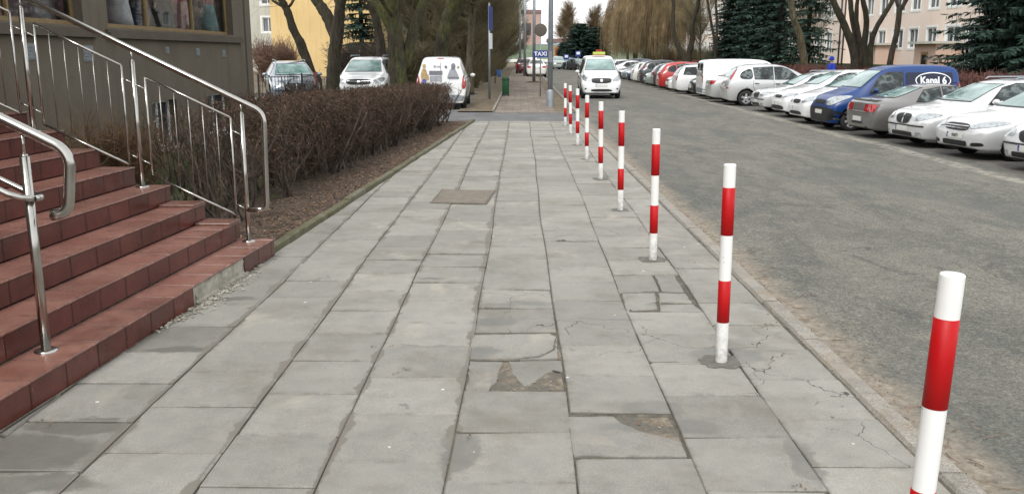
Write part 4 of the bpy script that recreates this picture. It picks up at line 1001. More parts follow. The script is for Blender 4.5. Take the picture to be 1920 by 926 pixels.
def hatch(kind, light, gr, low):
    make_type(kind, hat_st, (1.27, -1.22), .30,
        side=[('front_window', [(.74, .99), (-.26, 1.0), (-.28, 1.42), (-.05, 1.42), (.28, 1.33)]), ('rear_window', [(-.34, 1.0), (-1.10, 1.01), (-1.35, 1.08), (-1.20, 1.34), (-.35, 1.42)])],
        screens=[('windscreen', [(-.62, 1.08), (.62, 1.08), (.49, 1.42), (-.49, 1.42)], 'F', M['windscreen']), ('rear_screen', [(-.55, 1.07), (.55, 1.07), (.46, 1.34), (-.46, 1.34)], 'B', M['glassdark'])],
        front=both('headlight', smoothpoly(light), 'F', M['lamp_clear']) + [('grille', smoothpoly(gr), 'F', M['black']), ('lower_grille', smoothpoly(low), 'F', M['black'])] + both('tail_light', smoothpoly([(.58, .70), (.74, .70), (.68, 1.0), (.58, .98)]), 'B', M['lamp_red']) + plate(0, .46) + plate(0, .78, 'B'),
        seams=[[(.78, .92), (.80, .50), (.62, .27)], [(-.31, .96), (-.31, .45), (-.32, .27)], [(-1.12, .95), (-1.02, .65), (-.88, .50)]], handles=[(-.15, .84), (-1.0, .86)], mirror=(.70, 1.05, .94), alloy=False)
hatch('hatch_a', [(.38, .62), (.76, .66), (.80, .84), (.62, .82), (.42, .72)], [(-.26, .60), (.26, .60), (.30, .72), (-.30, .72)], [(-.5, .28), (.5, .28), (.44, .38), (-.44, .38)])
hatch('hatch_b', [(.34, .64), (.74, .68), (.78, .80), (.60, .80), (.36, .74)], [(-.30, .63), (.30, .63), (.32, .73), (-.32, .73)], [(-.6, .27), (.6, .27), (.56, .40), (-.56, .40)])
# coupe-like old saloon seen from behind
cp_st = [(2.20, .52, .42, 2.22, .46, .58, .30), (2.14, .62, .60, 2.16, .54, .78, .21), (1.80, .72, .66, 1.84, .62, .85, .19), (1.30, .82, .68, 1.30, .72, .87, .18), (.85, .90, .66, .85, .80, .87, .18),
         (.05, 1.27, .51, .55, .84, .87, .18), (-.45, 1.32, .53, -.40, .86, .87, .18), (-.95, 1.27, .50, -1.0, .88, .87, .18), (-1.62, .97, .58, -1.45, .89, .86, .18), (-2.10, .95, .62, -2.05, .88, .84, .20), (-2.25, .88, .62, -2.24, .76, .80, .24), (-2.28, .58, .5, -2.29, .50, .68, .32)]
make_type('coupe', cp_st, (1.36, -1.30), .31,
    side=[('front_window', [(.50, .89), (-.52, .90), (-.50, 1.24), (-.15, 1.24), (.12, 1.16)]), ('rear_window', [(-.60, .905), (-1.20, .91), (-.95, 1.16), (-.58, 1.23)])],
    screens=[('windscreen', [(-.60, .95), (.60, .95), (.49, 1.23), (-.49, 1.23)], 'F', M['windscreen']), ('rear_screen', [(-.56, 1.00), (.56, 1.00), (.47, 1.22), (-.47, 1.22)], 'B', M['windscreen'])],
    front=both('headlight', smoothpoly([(.40, .56), (.78, .58), (.80, .68), (.44, .66)]), 'F', M['lamp_clear']) + [('grille', rpoly(-.30, .30, .54, .62), 'F', M['black'])] + [('lamp_panel', rpoly(-.80, .80, .64, .85, .04), 'B', simple('smoked_panel', (.10, .085, .08), .35, var=.1))] + plate(0, .47, 'B') + [('exhaust', rpoly(-.55, -.40, .25, .30, .02), 'B', M['black'])],
    late=both('tail_light', rpoly(.34, .78, .66, .83, .03), 'B', M['lamp_red']) + [('spoiler', rpoly(-.66, .66, .905, .935, .01), 'B', M['black']), ('bumper_slot', rpoly(-.3, .3, .36, .405), 'B', M['black'])],
    seams=[[(.60, .84), (.62, .45), (.45, .26)], [(-.56, .87), (-.60, .45), (-.60, .26)]], handles=[(-.42, .78)], mirror=(.48, .93, .94))
# small high delivery van with the nose towards the road
sv_st = [(2.00, .66, .46, 2.02, .54, .62, .28), (1.96, .88, .62, 1.98, .66, .82, .22), (1.70, 1.00, .66, 1.74, .78, .88, .20), (1.32, 1.10, .68, 1.34, .88, .89, .19), (1.08, 1.16, .68, 1.08, .94, .89, .19),
         (.42, 1.70, .58, .82, 1.0, .89, .19), (-.10, 1.80, .61, .0, 1.02, .89, .19), (-1.10, 1.82, .63, -1.10, 1.02, .89, .19), (-1.85, 1.80, .63, -1.86, 1.02, .885, .20), (-2.04, 1.70, .62, -2.06, 1.0, .87, .22), (-2.08, 1.40, .60, -2.10, .9, .85, .26)]
def svan(kind, front, side, late=[], rear='glass', seams=None):
    make_type(kind, sv_st, (1.33, -1.36), .31, zmid=.55, side=side,
        screens=[('windscreen', [(-.66, 1.22), (.66, 1.22), (.54, 1.66), (-.54, 1.66)], 'F', M['windscreen'])] + ([('rear_screen', rpoly(-.60, -.03, 1.10, 1.60, .05), 'B', M['glassdark']), ('rear_screen', rpoly(.03, .60, 1.10, 1.60, .05), 'B', M['glassdark'])] if rear == 'glass' else []),
        front=front, late=late, seams=seams or [[(.84, .96), (.86, .55), (.68, .30)], [(-.26, 1.68), (-.27, .9), (-.28, .28)], [(-1.20, 1.70), (-1.24, .95), (-1.10, .65)]], handles=[(-.12, .92), (-.42, .92)], mirror=(.70, 1.14, .99), alloy=False, handlemat='black')
svfront = both('headlight', smoothpoly([(.40, .72), (.80, .72), (.82, .96), (.74, 1.0), (.44, .90)]), 'F', M['lamp_clear']) + [('grille', smoothpoly([(-.34, .74), (.34, .74), (.36, .86), (-.36, .86)]), 'F', M['black']), ('bumper', smoothpoly([(-.84, .26), (.84, .26), (.86, .62), (.40, .66), (-.40, .66), (-.86, .62)], 1), 'F', M['black'])]
sfw = ('front_window', [(.80, 1.07), (-.22, 1.08), (-.24, 1.62), (.18, 1.62), (.44, 1.52)])
M['van_panel'] = simple('dark_side_panel', (.003, .006, .028), .4, var=.05)
svan('small_van', svfront + both('tail_light', rpoly(.74, .86, .9, 1.35, .03), 'B', M['lamp_red']), [sfw], late=plate(.0, .52) + [('side_panel', rpoly(-1.80, -.34, 1.04, 1.62, .06), 'L', M['van_panel']), ('side_panel', rpoly(-1.80, -.34, 1.04, 1.62, .06), 'R', M['van_panel'])] + plate(0, .6, 'B'))
svan('white_van', svfront + both('tail_light', smoothpoly([(.72, .72), (.86, .72), (.86, 1.22), (.76, 1.20)]), 'B', M['lamp_red']) + [('bumper', smoothpoly([(-.86, .28), (.86, .28), (.87, .52), (-.87, .52)], 1), 'B', M['galv']), ('door_gap', rpoly(-.006, .006, .52, 1.74, .003), 'B', M['black']), ('brake_light', rpoly(-.12, .12, 1.735, 1.765, .01), 'B', M['lamp_red'])], [sfw], late=plate(.45, .62, 'B'), rear='none')
# oncoming people carrier
svan('mpv_taxi', both('headlight', smoothpoly([(.46, .74), (.78, .76), (.84, .98), (.74, 1.02), (.50, .86)]), 'F', M['lamp_clear']) + [('grille', smoothpoly([(-.46, .84), (-.38, .66), (.38, .66), (.46, .84), (.30, .88), (-.30, .88)], 1), 'F', M['black']), ('lower_grille', smoothpoly([(-.48, .31), (.48, .31), (.42, .42), (-.42, .42)]), 'F', M['black']), ('lip', rpoly(-.80, .80, .235, .27, .01), 'F', M['galv'])] + both('fog_lamp', rpoly(.64, .72, .40, .46, .02), 'F', M['black']) + both('tail_light', rpoly(.74, .86, .9, 1.35, .03), 'B', M['lamp_red']),
     [sfw, ('rear_window', rpoly(-1.16, -.34, 1.08, 1.62, .05)), ('quarter_window', rpoly(-1.86, -1.26, 1.08, 1.60, .05))], late=plate(0, .56) + [('grille_badge', smoothpoly([(-.06, .84), (-.05, .72), (.05, .72), (.06, .84)]), 'F', M['chrome'])])
# tall hatch people carrier seen from its rear quarter
mp_st = [(2.00, .66, .44, 2.02, .54, .60, .28), (1.94, .80, .60, 1.96, .64, .80, .21), (1.70, .94, .64, 1.74, .76, .86, .19), (1.36, 1.06, .66, 1.36, .86, .87, .19), (1.12, 1.12, .66, 1.12, .92, .87, .19),
         (.30, 1.56, .54, .84, .97, .87, .19), (-.30, 1.63, .57, -.20, .98, .87, .19), (-1.10, 1.61, .57, -1.12, 1.0, .87, .19), (-1.62, 1.53, .55, -1.66, 1.0, .86, .19), (-1.90, 1.14, .60, -1.88, .98, .84, .20), (-2.02, .88, .62, -2.02, .80, .81, .25), (-2.05, .60, .5, -2.06, .52, .70, .32)]
make_type('mpv', mp_st, (1.30, -1.28), .31,
    side=[('front_window', [(.86, 1.04), (-.18, 1.05), (-.20, 1.51), (.08, 1.51), (.36, 1.42)]), ('rear_window', [(-.26, 1.05), (-.96, 1.06), (-1.02, 1.48), (-.27, 1.52)]), ('quarter_window', smoothpoly([(-1.05, 1.06), (-1.55, 1.08), (-1.50, 1.30), (-1.10, 1.47)]))],
    screens=[('windscreen', [(-.62, 1.17), (.62, 1.17), (.50, 1.50), (-.50, 1.50)], 'F', M['windscreen']), ('rear_screen', smoothpoly([(-.58, 1.12), (.58, 1.12), (.50, 1.48), (-.50, 1.48)], 1), 'B', M['windscreen'])],
    front=both('headlight', smoothpoly([(.38, .70), (.76, .72), (.80, .86), (.42, .82)]), 'F', M['lamp_clear']) + [('grille', rpoly(-.30, .30, .68, .80), 'F', M['black'])] + both('tail_light', smoothpoly([(.62, 1.04), (.735, 1.02), (.575, 1.42), (.50, 1.42)]), 'B', M['lamp_red']) + both('reflector', rpoly(.62, .80, .68, .74, .02), 'B', M['lamp_red']) + plate(0, .80, 'B') + [('tailgate_seam', rpoly(-.60, .60, .665, .675, .003), 'B', M['black'])],
    seams=[[(.88, .96), (.90, .55), (.74, .27)], [(-.23, .99), (-.23, .45), (-.24, .27)], [(-1.02, 1.0), (-1.04, .78), (-.92, .55)]], handles=[(-.08, .88), (-.90, .89)], handlemat='black', mirror=(.80, 1.10, .95), alloy=True)
# large panel van
pv_st = [(2.45, .72, .48, 2.47, .58, .66, .30), (2.40, .98, .66, 2.42, .72, .88, .24), (2.10, 1.12, .72, 2.14, .86, .94, .22), (1.80, 1.22, .74, 1.80, .98, .95, .22), (1.60, 1.28, .74, 1.60, 1.05, .95, .22),
         (.95, 1.86, .66, 1.35, 1.12, .95, .22), (.45, 1.98, .70, .5, 1.14, .95, .22), (-1.0, 2.0, .74, -1.0, 1.14, .95, .22), (-2.25, 1.97, .74, -2.26, 1.14, .945, .23), (-2.42, 1.88, .72, -2.44, 1.1, .93, .25), (-2.45, 1.5, .70, -2.47, .95, .92, .28)]
make_type('panel_van', pv_st, (1.62, -1.55), .33, zmid=.6,
    side=[('front_window', [(1.34, 1.18), (.45, 1.20), (.45, 1.74), (.75, 1.76), (1.0, 1.66)])],
    screens=[('windscreen', [(-.72, 1.36), (.72, 1.36), (.62, 1.80), (-.62, 1.80)], 'F', M['windscreen']), ('rear_screen', rpoly(-.70, -.06, 1.15, 1.75, .05), 'B', M['glassdark']), ('rear_screen', rpoly(.06, .70, 1.15, 1.75, .05), 'B', M['glassdark'])],
    front=both('headlight', smoothpoly([(.50, .78), (.86, .80), (.90, 1.02), (.54, .94)]), 'F', M['lamp_clear']) + [('grille', rpoly(-.42, .42, .76, .92), 'F', M['black'])] + both('tail_light', rpoly(.78, .885, .82, 1.18, .03), 'B', M['lamp_red']) + [('bumper', rpoly(-.92, .92, .34, .56), 'B', M['galv'])] + plate(0, .68, 'B'),
    seams=[[(.40, 1.80), (.40, .30)], [(1.36, 1.1), (1.38, .6), (1.2, .3)]], handles=[(.52, 1.02)], mirror=(1.25, 1.28, 1.05), alloy=False, handlemat='black')
# off-roader seen from the front
su_st = [(2.26, .78, .50, 2.28, .62, .66, .36), (2.20, .96, .68, 2.22, .74, .88, .28), (1.90, 1.04, .72, 1.92, .86, .94, .26), (1.50, 1.12, .74, 1.50, .96, .955, .26), (1.12, 1.17, .74, 1.12, 1.04, .955, .26),
         (.45, 1.68, .60, .88, 1.10, .955, .26), (-.20, 1.77, .64, -.10, 1.12, .955, .26), (-1.20, 1.76, .64, -1.20, 1.13, .955, .26), (-1.95, 1.70, .62, -1.98, 1.13, .94, .26), (-2.20, 1.24, .68, -2.18, 1.08, .92, .28), (-2.28, .95, .68, -2.30, .85, .88, .34), (-2.30, .7, .6, -2.32, .6, .8, .4)]
make_type('suv', su_st, (1.42, -1.42), .37,
    side=[('front_window', [(.90, 1.17), (-.15, 1.18), (-.17, 1.64), (.20, 1.64), (.50, 1.55)]), ('rear_window', [(-.23, 1.18), (-1.12, 1.19), (-1.14, 1.63), (-.24, 1.65)]), ('quarter_window', [(-1.20, 1.19), (-1.90, 1.20), (-1.78, 1.58), (-1.21, 1.62)])],
    screens=[('windscreen', [(-.68, 1.23), (.68, 1.23), (.56, 1.63), (-.56, 1.63)], 'F', M['windscreen']), ('rear_screen', [(-.62, 1.22), (.62, 1.22), (.54, 1.6), (-.54, 1.6)], 'B', M['glassdark'])],
    front=both('headlight', smoothpoly([(.52, .80), (.86, .82), (.90, 1.00), (.80, 1.02), (.54, .94)]), 'F', M['lamp_clear']) + [('grille', smoothpoly([(-.44, .76), (.44, .76), (.48, .96), (-.48, .96)]), 'F', M['black']), ('lower_grille', rpoly(-.55, .55, .42, .56), 'F', M['black'])] + both('tail_light', rpoly(.72, .88, .95, 1.2), 'B', M['lamp_red']) + plate(0, .64),
    late=[('grille_bar', rpoly(-.43, .43, .81, .83, .008), 'F', M['chrome']), ('grille_bar', rpoly(-.45, .45, .88, .90, .008), 'F', M['chrome']), ('grille_badge', smoothpoly([(-.08, .85), (0, .76), (.08, .85), (0, .94)]), 'F', M['chrome'])],
    seams=[[(.92, 1.08), (.94, .6), (.8, .33)], [(-.20, 1.13), (-.20, .33)], [(-1.16, 1.13), (-1.02, .75)]], handles=[(-.05, 1.02), (-1.0, 1.03)], mirror=(.84, 1.24, 1.05), rails=(.2, -1.8, .62, 1.82))

PI = math.pi
row = 'cars parked in the row across the road'
def prow(kind, name, label, cat, yc, xf, half, front, pmat, dr=0, sc_=1.0):
    # front: nose towards the road (-X); xf = x of the end that faces the road
    rz = (PI if front else 0) + R(dr); x = xf + half * sc_
    return car(kind, name, label, cat, (x, yc), rz, pmat, row, sc_)
CARS = []
CARS.append(prow('estate', 'parked_car', 'silver car cut by the right edge of the picture, nearest of the parked row', 'car', 15.95, 8.72, 2.2, True, P['lsilver'], 8))
CARS.append(prow('sedan', 'parked_car', 'pale silver saloon with chrome barred grille, nose to the road beside the picture edge', 'car', 18.35, 8.6, 2.2, True, P['lsilver'], 8))
CARS.append(prow('estate', 'parked_car', 'silver-white estate with roof rails between the silver saloon and the taupe coupe', 'car', 20.6, 8.5, 2.2, True, P['lsilver'], 6))
CARS.append(prow('coupe', 'parked_car', 'low taupe grey coupe parked tail to the road with red rear lights', 'car', 22.75, 8.35, 2.28, False, P['taupe'], 3))
bv = prow('small_van', 'delivery_van', 'royal blue delivery van lettered Kanal 6 in a white oval', 'van', 25.0, 8.25, 2.02, True, P['blue'], 3)
bv.scale = (.865, .94, .95); bv.location.x -= .36; bv.location.y += .15; CARS.append(bv)
CARS.append(prow('hatch_a', 'parked_car', 'white hatchback parked directly beyond the blue van', 'car', 27.3, 8.2, 2.0, True, P['white'], 3))
CARS.append(prow('hatch_b', 'parked_car', 'white hatchback second beyond the blue van', 'car', 30.0, 8.4, 2.0, True, P['white'], 3))
CARS.append(prow('estate', 'parked_car', 'silver white car third beyond the blue van with black lower grille', 'car', 32.9, 8.4, 2.2, True, P['lsilver'], 3, .95))
CARS.append(prow('mpv', 'parked_car', 'silver people carrier showing its side, wheel and red rear lamp to the road', 'people carrier', 36.9, 8.15, 2.05, False, P['silver'], -2))
CARS.append(prow('sedan', 'parked_car', 'silver saloon seen tail first in the gap before the white panel van', 'car', 39.3, 8.0, 2.28, False, P['silver'], -2))
CARS.append(prow('panel_van', 'delivery_van', 'tall white panel van parked tail to the road', 'van', 42.2, 8.2, 2.45, False, P['white'], 0, .90))
CARS.append(prow('hatch_b', 'parked_car', 'black car with bright headlamp just beyond the white panel van', 'car', 44.8, 8.3, 2.0, True, P['black'], 0))
CARS.append(prow('estate', 'parked_car', 'white estate parked tail to the road between the black car and the red one', 'car', 47.4, 7.9, 2.22, False, P['white'], 0))
CARS.append(prow('hatch_a', 'parked_car', 'small white car with its nose just beyond the white estate', 'car', 50.2, 8.0, 2.0, True, P['white'], 0, .95))
CARS.append(prow('mpv', 'parked_car', 'bright red people carrier in the parked row', 'people carrier', 52.9, 7.9, 2.0, False, P['red'], 0, .97))
CARS.append(prow('hatch_b', 'parked_car', 'dark grey car between the red people carrier and a pale green car', 'car', 55.7, 7.9, 2.0, False, P['dark'], 0))
CARS.append(prow('hatch_a', 'parked_car', 'pale green car nose to the road in the far part of the row', 'car', 58.5, 7.9, 2.0, True, P['green'], 0))
CARS.append(prow('mpv', 'parked_car', 'anthracite people carrier beyond the pale green car', 'people carrier', 61.5, 7.9, 2.0, False, P['dark'], 0))
CARS.append(prow('estate', 'parked_car', 'cream white car with orange tail lamps beyond the anthracite one', 'car', 64.6, 7.8, 2.2, False, P['offwhite'], 0))
CARS.append(prow('sedan', 'parked_car', 'navy saloon behind the oncoming taxi in the parked row', 'car', 67.8, 7.8, 2.2, True, P['navy'], 0))
CARS.append(prow('hatch_a', 'parked_car', 'blue silver hatchback next to the navy saloon', 'car', 71.0, 7.8, 2.0, True, P['bluesilver'], 0))
far = [('estate', 'dark', 'anthracite estate in the faraway row, nearest after the blue silver hatchback'), ('sedan', 'white', 'white saloon in the faraway row beyond the anthracite estate'), ('mpv', 'navy', 'navy people carrier in the faraway row'), ('hatch_b', 'silver', 'silver hatchback in the faraway row beyond the navy people carrier'), ('sedan', 'dark', 'dark saloon at the far end of the parked row')]
for i, (k_, c_, l_) in enumerate(far): CARS.append(prow(k_, 'parked_car', l_, 'car', 74.2 + 3.2 * i, 7.7, 2.1, i % 2 == 0, P[c_], 0))
# second row glimpsed above the first, and the cars at the bend
for i, (u, v, k_, c_, rz, l_) in enumerate([(1047, 131, 'mpv', 'green', -90, 'pale green people carrier left of the far group at the bend'), (1059, 131, 'hatch_a', 'bluesilver', -90, 'blue silver hatchback in the middle of the far group at the bend'), (1070, 131, 'hatch_b', 'blue', -90, 'blue hatchback right in the far group at the bend'), (1082, 132, 'sedan', 'dark', -60, 'dark saloon at the right end of the far group at the bend')]):
    g = gz(u, v, -.12); CARS.append(car(k_, 'parked_car', l_, 'car', (g.x, g.y), R(rz), P[c_], 'cars parked at the far bend'))
for (u, v, k_, c_, rz, l_) in [(1006, 145, 'sedan', 'offwhite', 90, 'cream white saloon standing at the left kerb far down the road'), (983, 139, 'hatch_b', 'maroon', 90, 'maroon hatchback at the end of the far pavement'), (997, 136, 'hatch_a', 'white', 90, 'white hatchback behind the cream saloon at the left kerb')]:
    g = gz(u, v, -.05); car(k_, 'parked_car', l_, 'car', (g.x, g.y + 2), R(rz), P[c_], 'cars at the left kerb far away', z=-.06)
# oncoming taxi
tx = gz(1131, 187, -.08)
taxi = car('mpv_taxi', 'taxi', 'oncoming white people carrier taxi with yellow-green roof sign', 'taxi', (tx.x - .05, tx.y + 2.0), R(-91), P['white'], None, 1.0)
mb = MB(); b_ = [(-.17, -.30), (.17, -.30), (.17, .30), (-.17, .30)]
mb.prism(b_, 1.83, 1.87, 1); mb.prism([(-.13, -.27), (.13, -.27), (.13, .27), (-.13, .27)], 1.87, 1.99, 0); mb.prism([(-.10, -.14), (.10, -.14), (.10, .14), (-.10, .14)], 1.99, 2.09, 1)
o = mb.build('roof_sign', [simple('taxi_sign_yellow_green', (.48, .62, .12), .4, var=.05), M['redpanel']], taxi); o.location = (-.1, 0, 0)
# cars left of the pavement, beyond the hedge
lot = 'vehicles parked behind the hedge'
g = gy(874, 205, 31.4)
wv = car('white_van', 'delivery_van', 'white delivery van seen from behind with printed figures on its rear doors', 'van', (-2.76, 33.35), R(90.5), P['white'], lot, .98, z=-.03)
car('suv', 'off_roader', 'white off-roader facing the hedge with barred grille and roof rails', 'car', (-6.02, 36.1), R(-90), P['white'], lot, z=-.03)
car('estate', 'parked_car', 'blue silver estate facing the black railing left of the tree trunks', 'car', (-9.2, 36.6), R(-71), P['bluesilver'], lot, 1.08, z=-.03)
# ---- lettering and pictures on the vehicles
def text_mesh(body, size, bold=.0):
    cu = bpy.data.curves.new('t', 'FONT'); cu.body = body; cu.size = size; cu.align_x = 'CENTER'; cu.align_y = 'CENTER'; cu.offset = bold; cu.resolution_u = 3
    o = bpy.data.objects.new('t', cu); C.objects.link(o); dg = bpy.context.evaluated_depsgraph_get(); dg.update()
    me = bpy.data.meshes.new_from_object(o.evaluated_get(dg)); bpy.data.objects.remove(o); return me
def on_body(me, bvh, mode, cx, cz, flip, off, name, mat):
    bm = bmesh.new(); bm.from_mesh(me)
    bmesh.ops.triangulate(bm, faces=bm.faces)
    d, o0 = {'L': (Vector((0, -1, 0)), Vector((0, 4, 0))), 'R': (Vector((0, 1, 0)), Vector((0, -4, 0))), 'B': (Vector((1, 0, 0)), Vector((-5, 0, 0))), 'F': (Vector((-1, 0, 0)), Vector((5, 0, 0)))}[mode]
    for q in bm.verts:
        x, z = q.co.x, q.co.y
        p = {'L': Vector((cx - x, 0, cz + z)), 'R': Vector((cx + x, 0, cz + z)), 'B': Vector((0, cx - x, cz + z)), 'F': Vector((0, cx + x, cz + z))}[mode]
        h = bvh.ray_cast(p + o0, d); nn = h[1] if h[1].dot(d) < 0 else -h[1]; q.co = h[0] + nn * off
    m2 = bpy.data.meshes.new(name); bm.to_mesh(m2); bm.free(); m2.materials.clear(); m2.materials.append(mat); return m2
pt_ = on_body(text_mesh('93071', .085, .002), TYPES['sedan'][2], 'F', .02, .46, 0, .018, 'plate_lettering', M['black']); link('plate_lettering', pt_, CARS[1])
bvhv = TYPES['small_van'][2]
def oval(a, b, n=40): return [(a * math.cos(2 * PI * i / n), b * math.sin(2 * PI * i / n)) for i in range(n)]
M['letter'] = simple('white_lettering', (.78, .80, .82), .5, var=.02)
for md in ('L', 'R'):
    ox = -1.18; oz = 1.40
    lg = link('logo_oval', patch_mesh('logo_oval', bvhv, [(ox + x, oz + z) for x, z in oval(.56, .225)], md, M['letter'], .017, .05), bv)
    l2 = link('logo_field', patch_mesh('logo_field', bvhv, [(ox + x, oz + z) for x, z in oval(.53, .198)], md, M['van_panel'], .020, .05), lg)
    tm_ = text_mesh('Kanal 6', .275, .009); l3 = link('lettering', on_body(tm_, bvhv, md, ox, oz - .01, 0, .024, 'lettering', M['letter']), lg)
bw = TYPES['white_van'][2]
M['print_grey'] = simple('print_grey', (.32, .33, .36), .5, var=.2, scale=9); M['print_dark'] = simple('print_dark_grey', (.17, .17, .20), .5, var=.2, scale=9); M['print_ochre'] = simple('print_ochre', (.42, .30, .14), .5, var=.3, scale=12); M['print_blue'] = simple('print_blue', (.10, .10, .35), .5, var=.2)
def decal(poly, mt, off=.014, nm='printed_figure'): return link(nm, patch_mesh(nm, bw, poly, 'B', mt, off, .05), wv)
decal(rpoly(-.06, .40, 1.20, 1.34, .01), M['print_dark'], nm='printed_panel'); decal(rpoly(-.04, .38, .98, 1.17, .01), M['print_grey'], nm='printed_panel')
decal(smoothpoly([(-.66, 1.05), (-.22, 1.05), (-.24, 1.18), (-.34, 1.42), (-.50, 1.42), (-.62, 1.18)], 1), M['print_grey']); decal(rpoly(-.62, -.26, 1.07, 1.13, .01), M['print_dark'], .017); decal(smoothpoly([(-.50, 1.38), (-.38, 1.38), (-.36, 1.55), (-.44, 1.62), (-.52, 1.55)], 1), M['print_dark'], .017)
decal(smoothpoly([(-.24, 1.45), (-.18, 1.40), (-.12, 1.50), (-.20, 1.53)], 1), M['print_dark']); decal(smoothpoly([(-.66, 1.46), (-.60, 1.40), (-.56, 1.47), (-.62, 1.52)], 1), M['print_ochre'])
decal(smoothpoly([(.48, .95), (.66, .95), (.70, 1.2), (.64, 1.42), (.52, 1.42), (.46, 1.2)], 1), M['print_ochre']); decal(smoothpoly([(.52, .90), (.64, .90), (.65, 1.06), (.51, 1.06)], 1), M['print_blue'], .017); decal(smoothpoly([(.40, 1.05), (.47, 1.0), (.50, 1.20), (.43, 1.22)], 1), M['print_ochre']); decal(smoothpoly([(.52, 1.44), (.62, 1.44), (.64, 1.54), (.57, 1.58), (.51, 1.54)], 1), M['print_ochre'])
tm_ = text_mesh('Ib·zo', .13, .002); link('lettering', on_body(tm_, bw, 'B', .12, 1.49, 0, .016, 'lettering', M['print_dark']), wv)

# ---------------------------------------------------------------- vegetation
class Fast:                    # many thin three-sided twigs, added quickly
    def __init__(s): s.v = []; s.f = []
    def twig(s, pts, r0, r1):
        n = len(pts); 
        for i in range(n):
            p = pts[i]
            if i < n - 1: d = pts[i + 1] - p
            if i == 0 or True:
                a = d.orthogonal(); l = a.length
                if l < 1e-9: a = Vector((1, 0, 0))
                else: a = a / l
                b = d.cross(a); lb = b.length; b = b / lb if lb > 1e-9 else Vector((0, 1, 0))
            r = r0 + (r1 - r0) * i / (n - 1); k = len(s.v)
            s.v.append((p.x + a.x * r, p.y + a.y * r, p.z + a.z * r)); q = -a * .5 + b * .866; s.v.append((p.x + q.x * r, p.y + q.y * r, p.z + q.z * r)); q = -a * .5 - b * .866; s.v.append((p.x + q.x * r, p.y + q.y * r, p.z + q.z * r))
            if i < n - 1:
                s.f += [(k, k + 1, k + 4, k + 3), (k + 1, k + 2, k + 5, k + 4), (k + 2, k, k + 3, k + 5)]
    def leaf(s, p, u, w):
        k = len(s.v); s.v += [tuple(p), tuple(p + u * .5 + w), tuple(p + u), tuple(p + u * .5 - w)]; s.f.append((k, k + 1, k + 2, k + 3))
    def mesh(s, name, m):
        me = bpy.data.meshes.new(name); me.from_pydata(s.v, [], s.f); me.materials.append(m); me.update(); return me
def rv(r): return Vector((r.uniform(-1, 1), r.uniform(-1, 1), r.uniform(-1, 1)))
def branch_path(r, p, d, L, n, wob, up=0.0, droop=0.0):
    pts = [p.copy()]; d = d.normalized()
    for i in range(n):
        d = (d + rv(r) * wob + Vector((0, 0, up - droop * (i / n)))).normalized(); p = p + d * (L / n); pts.append(p.copy())
    return pts
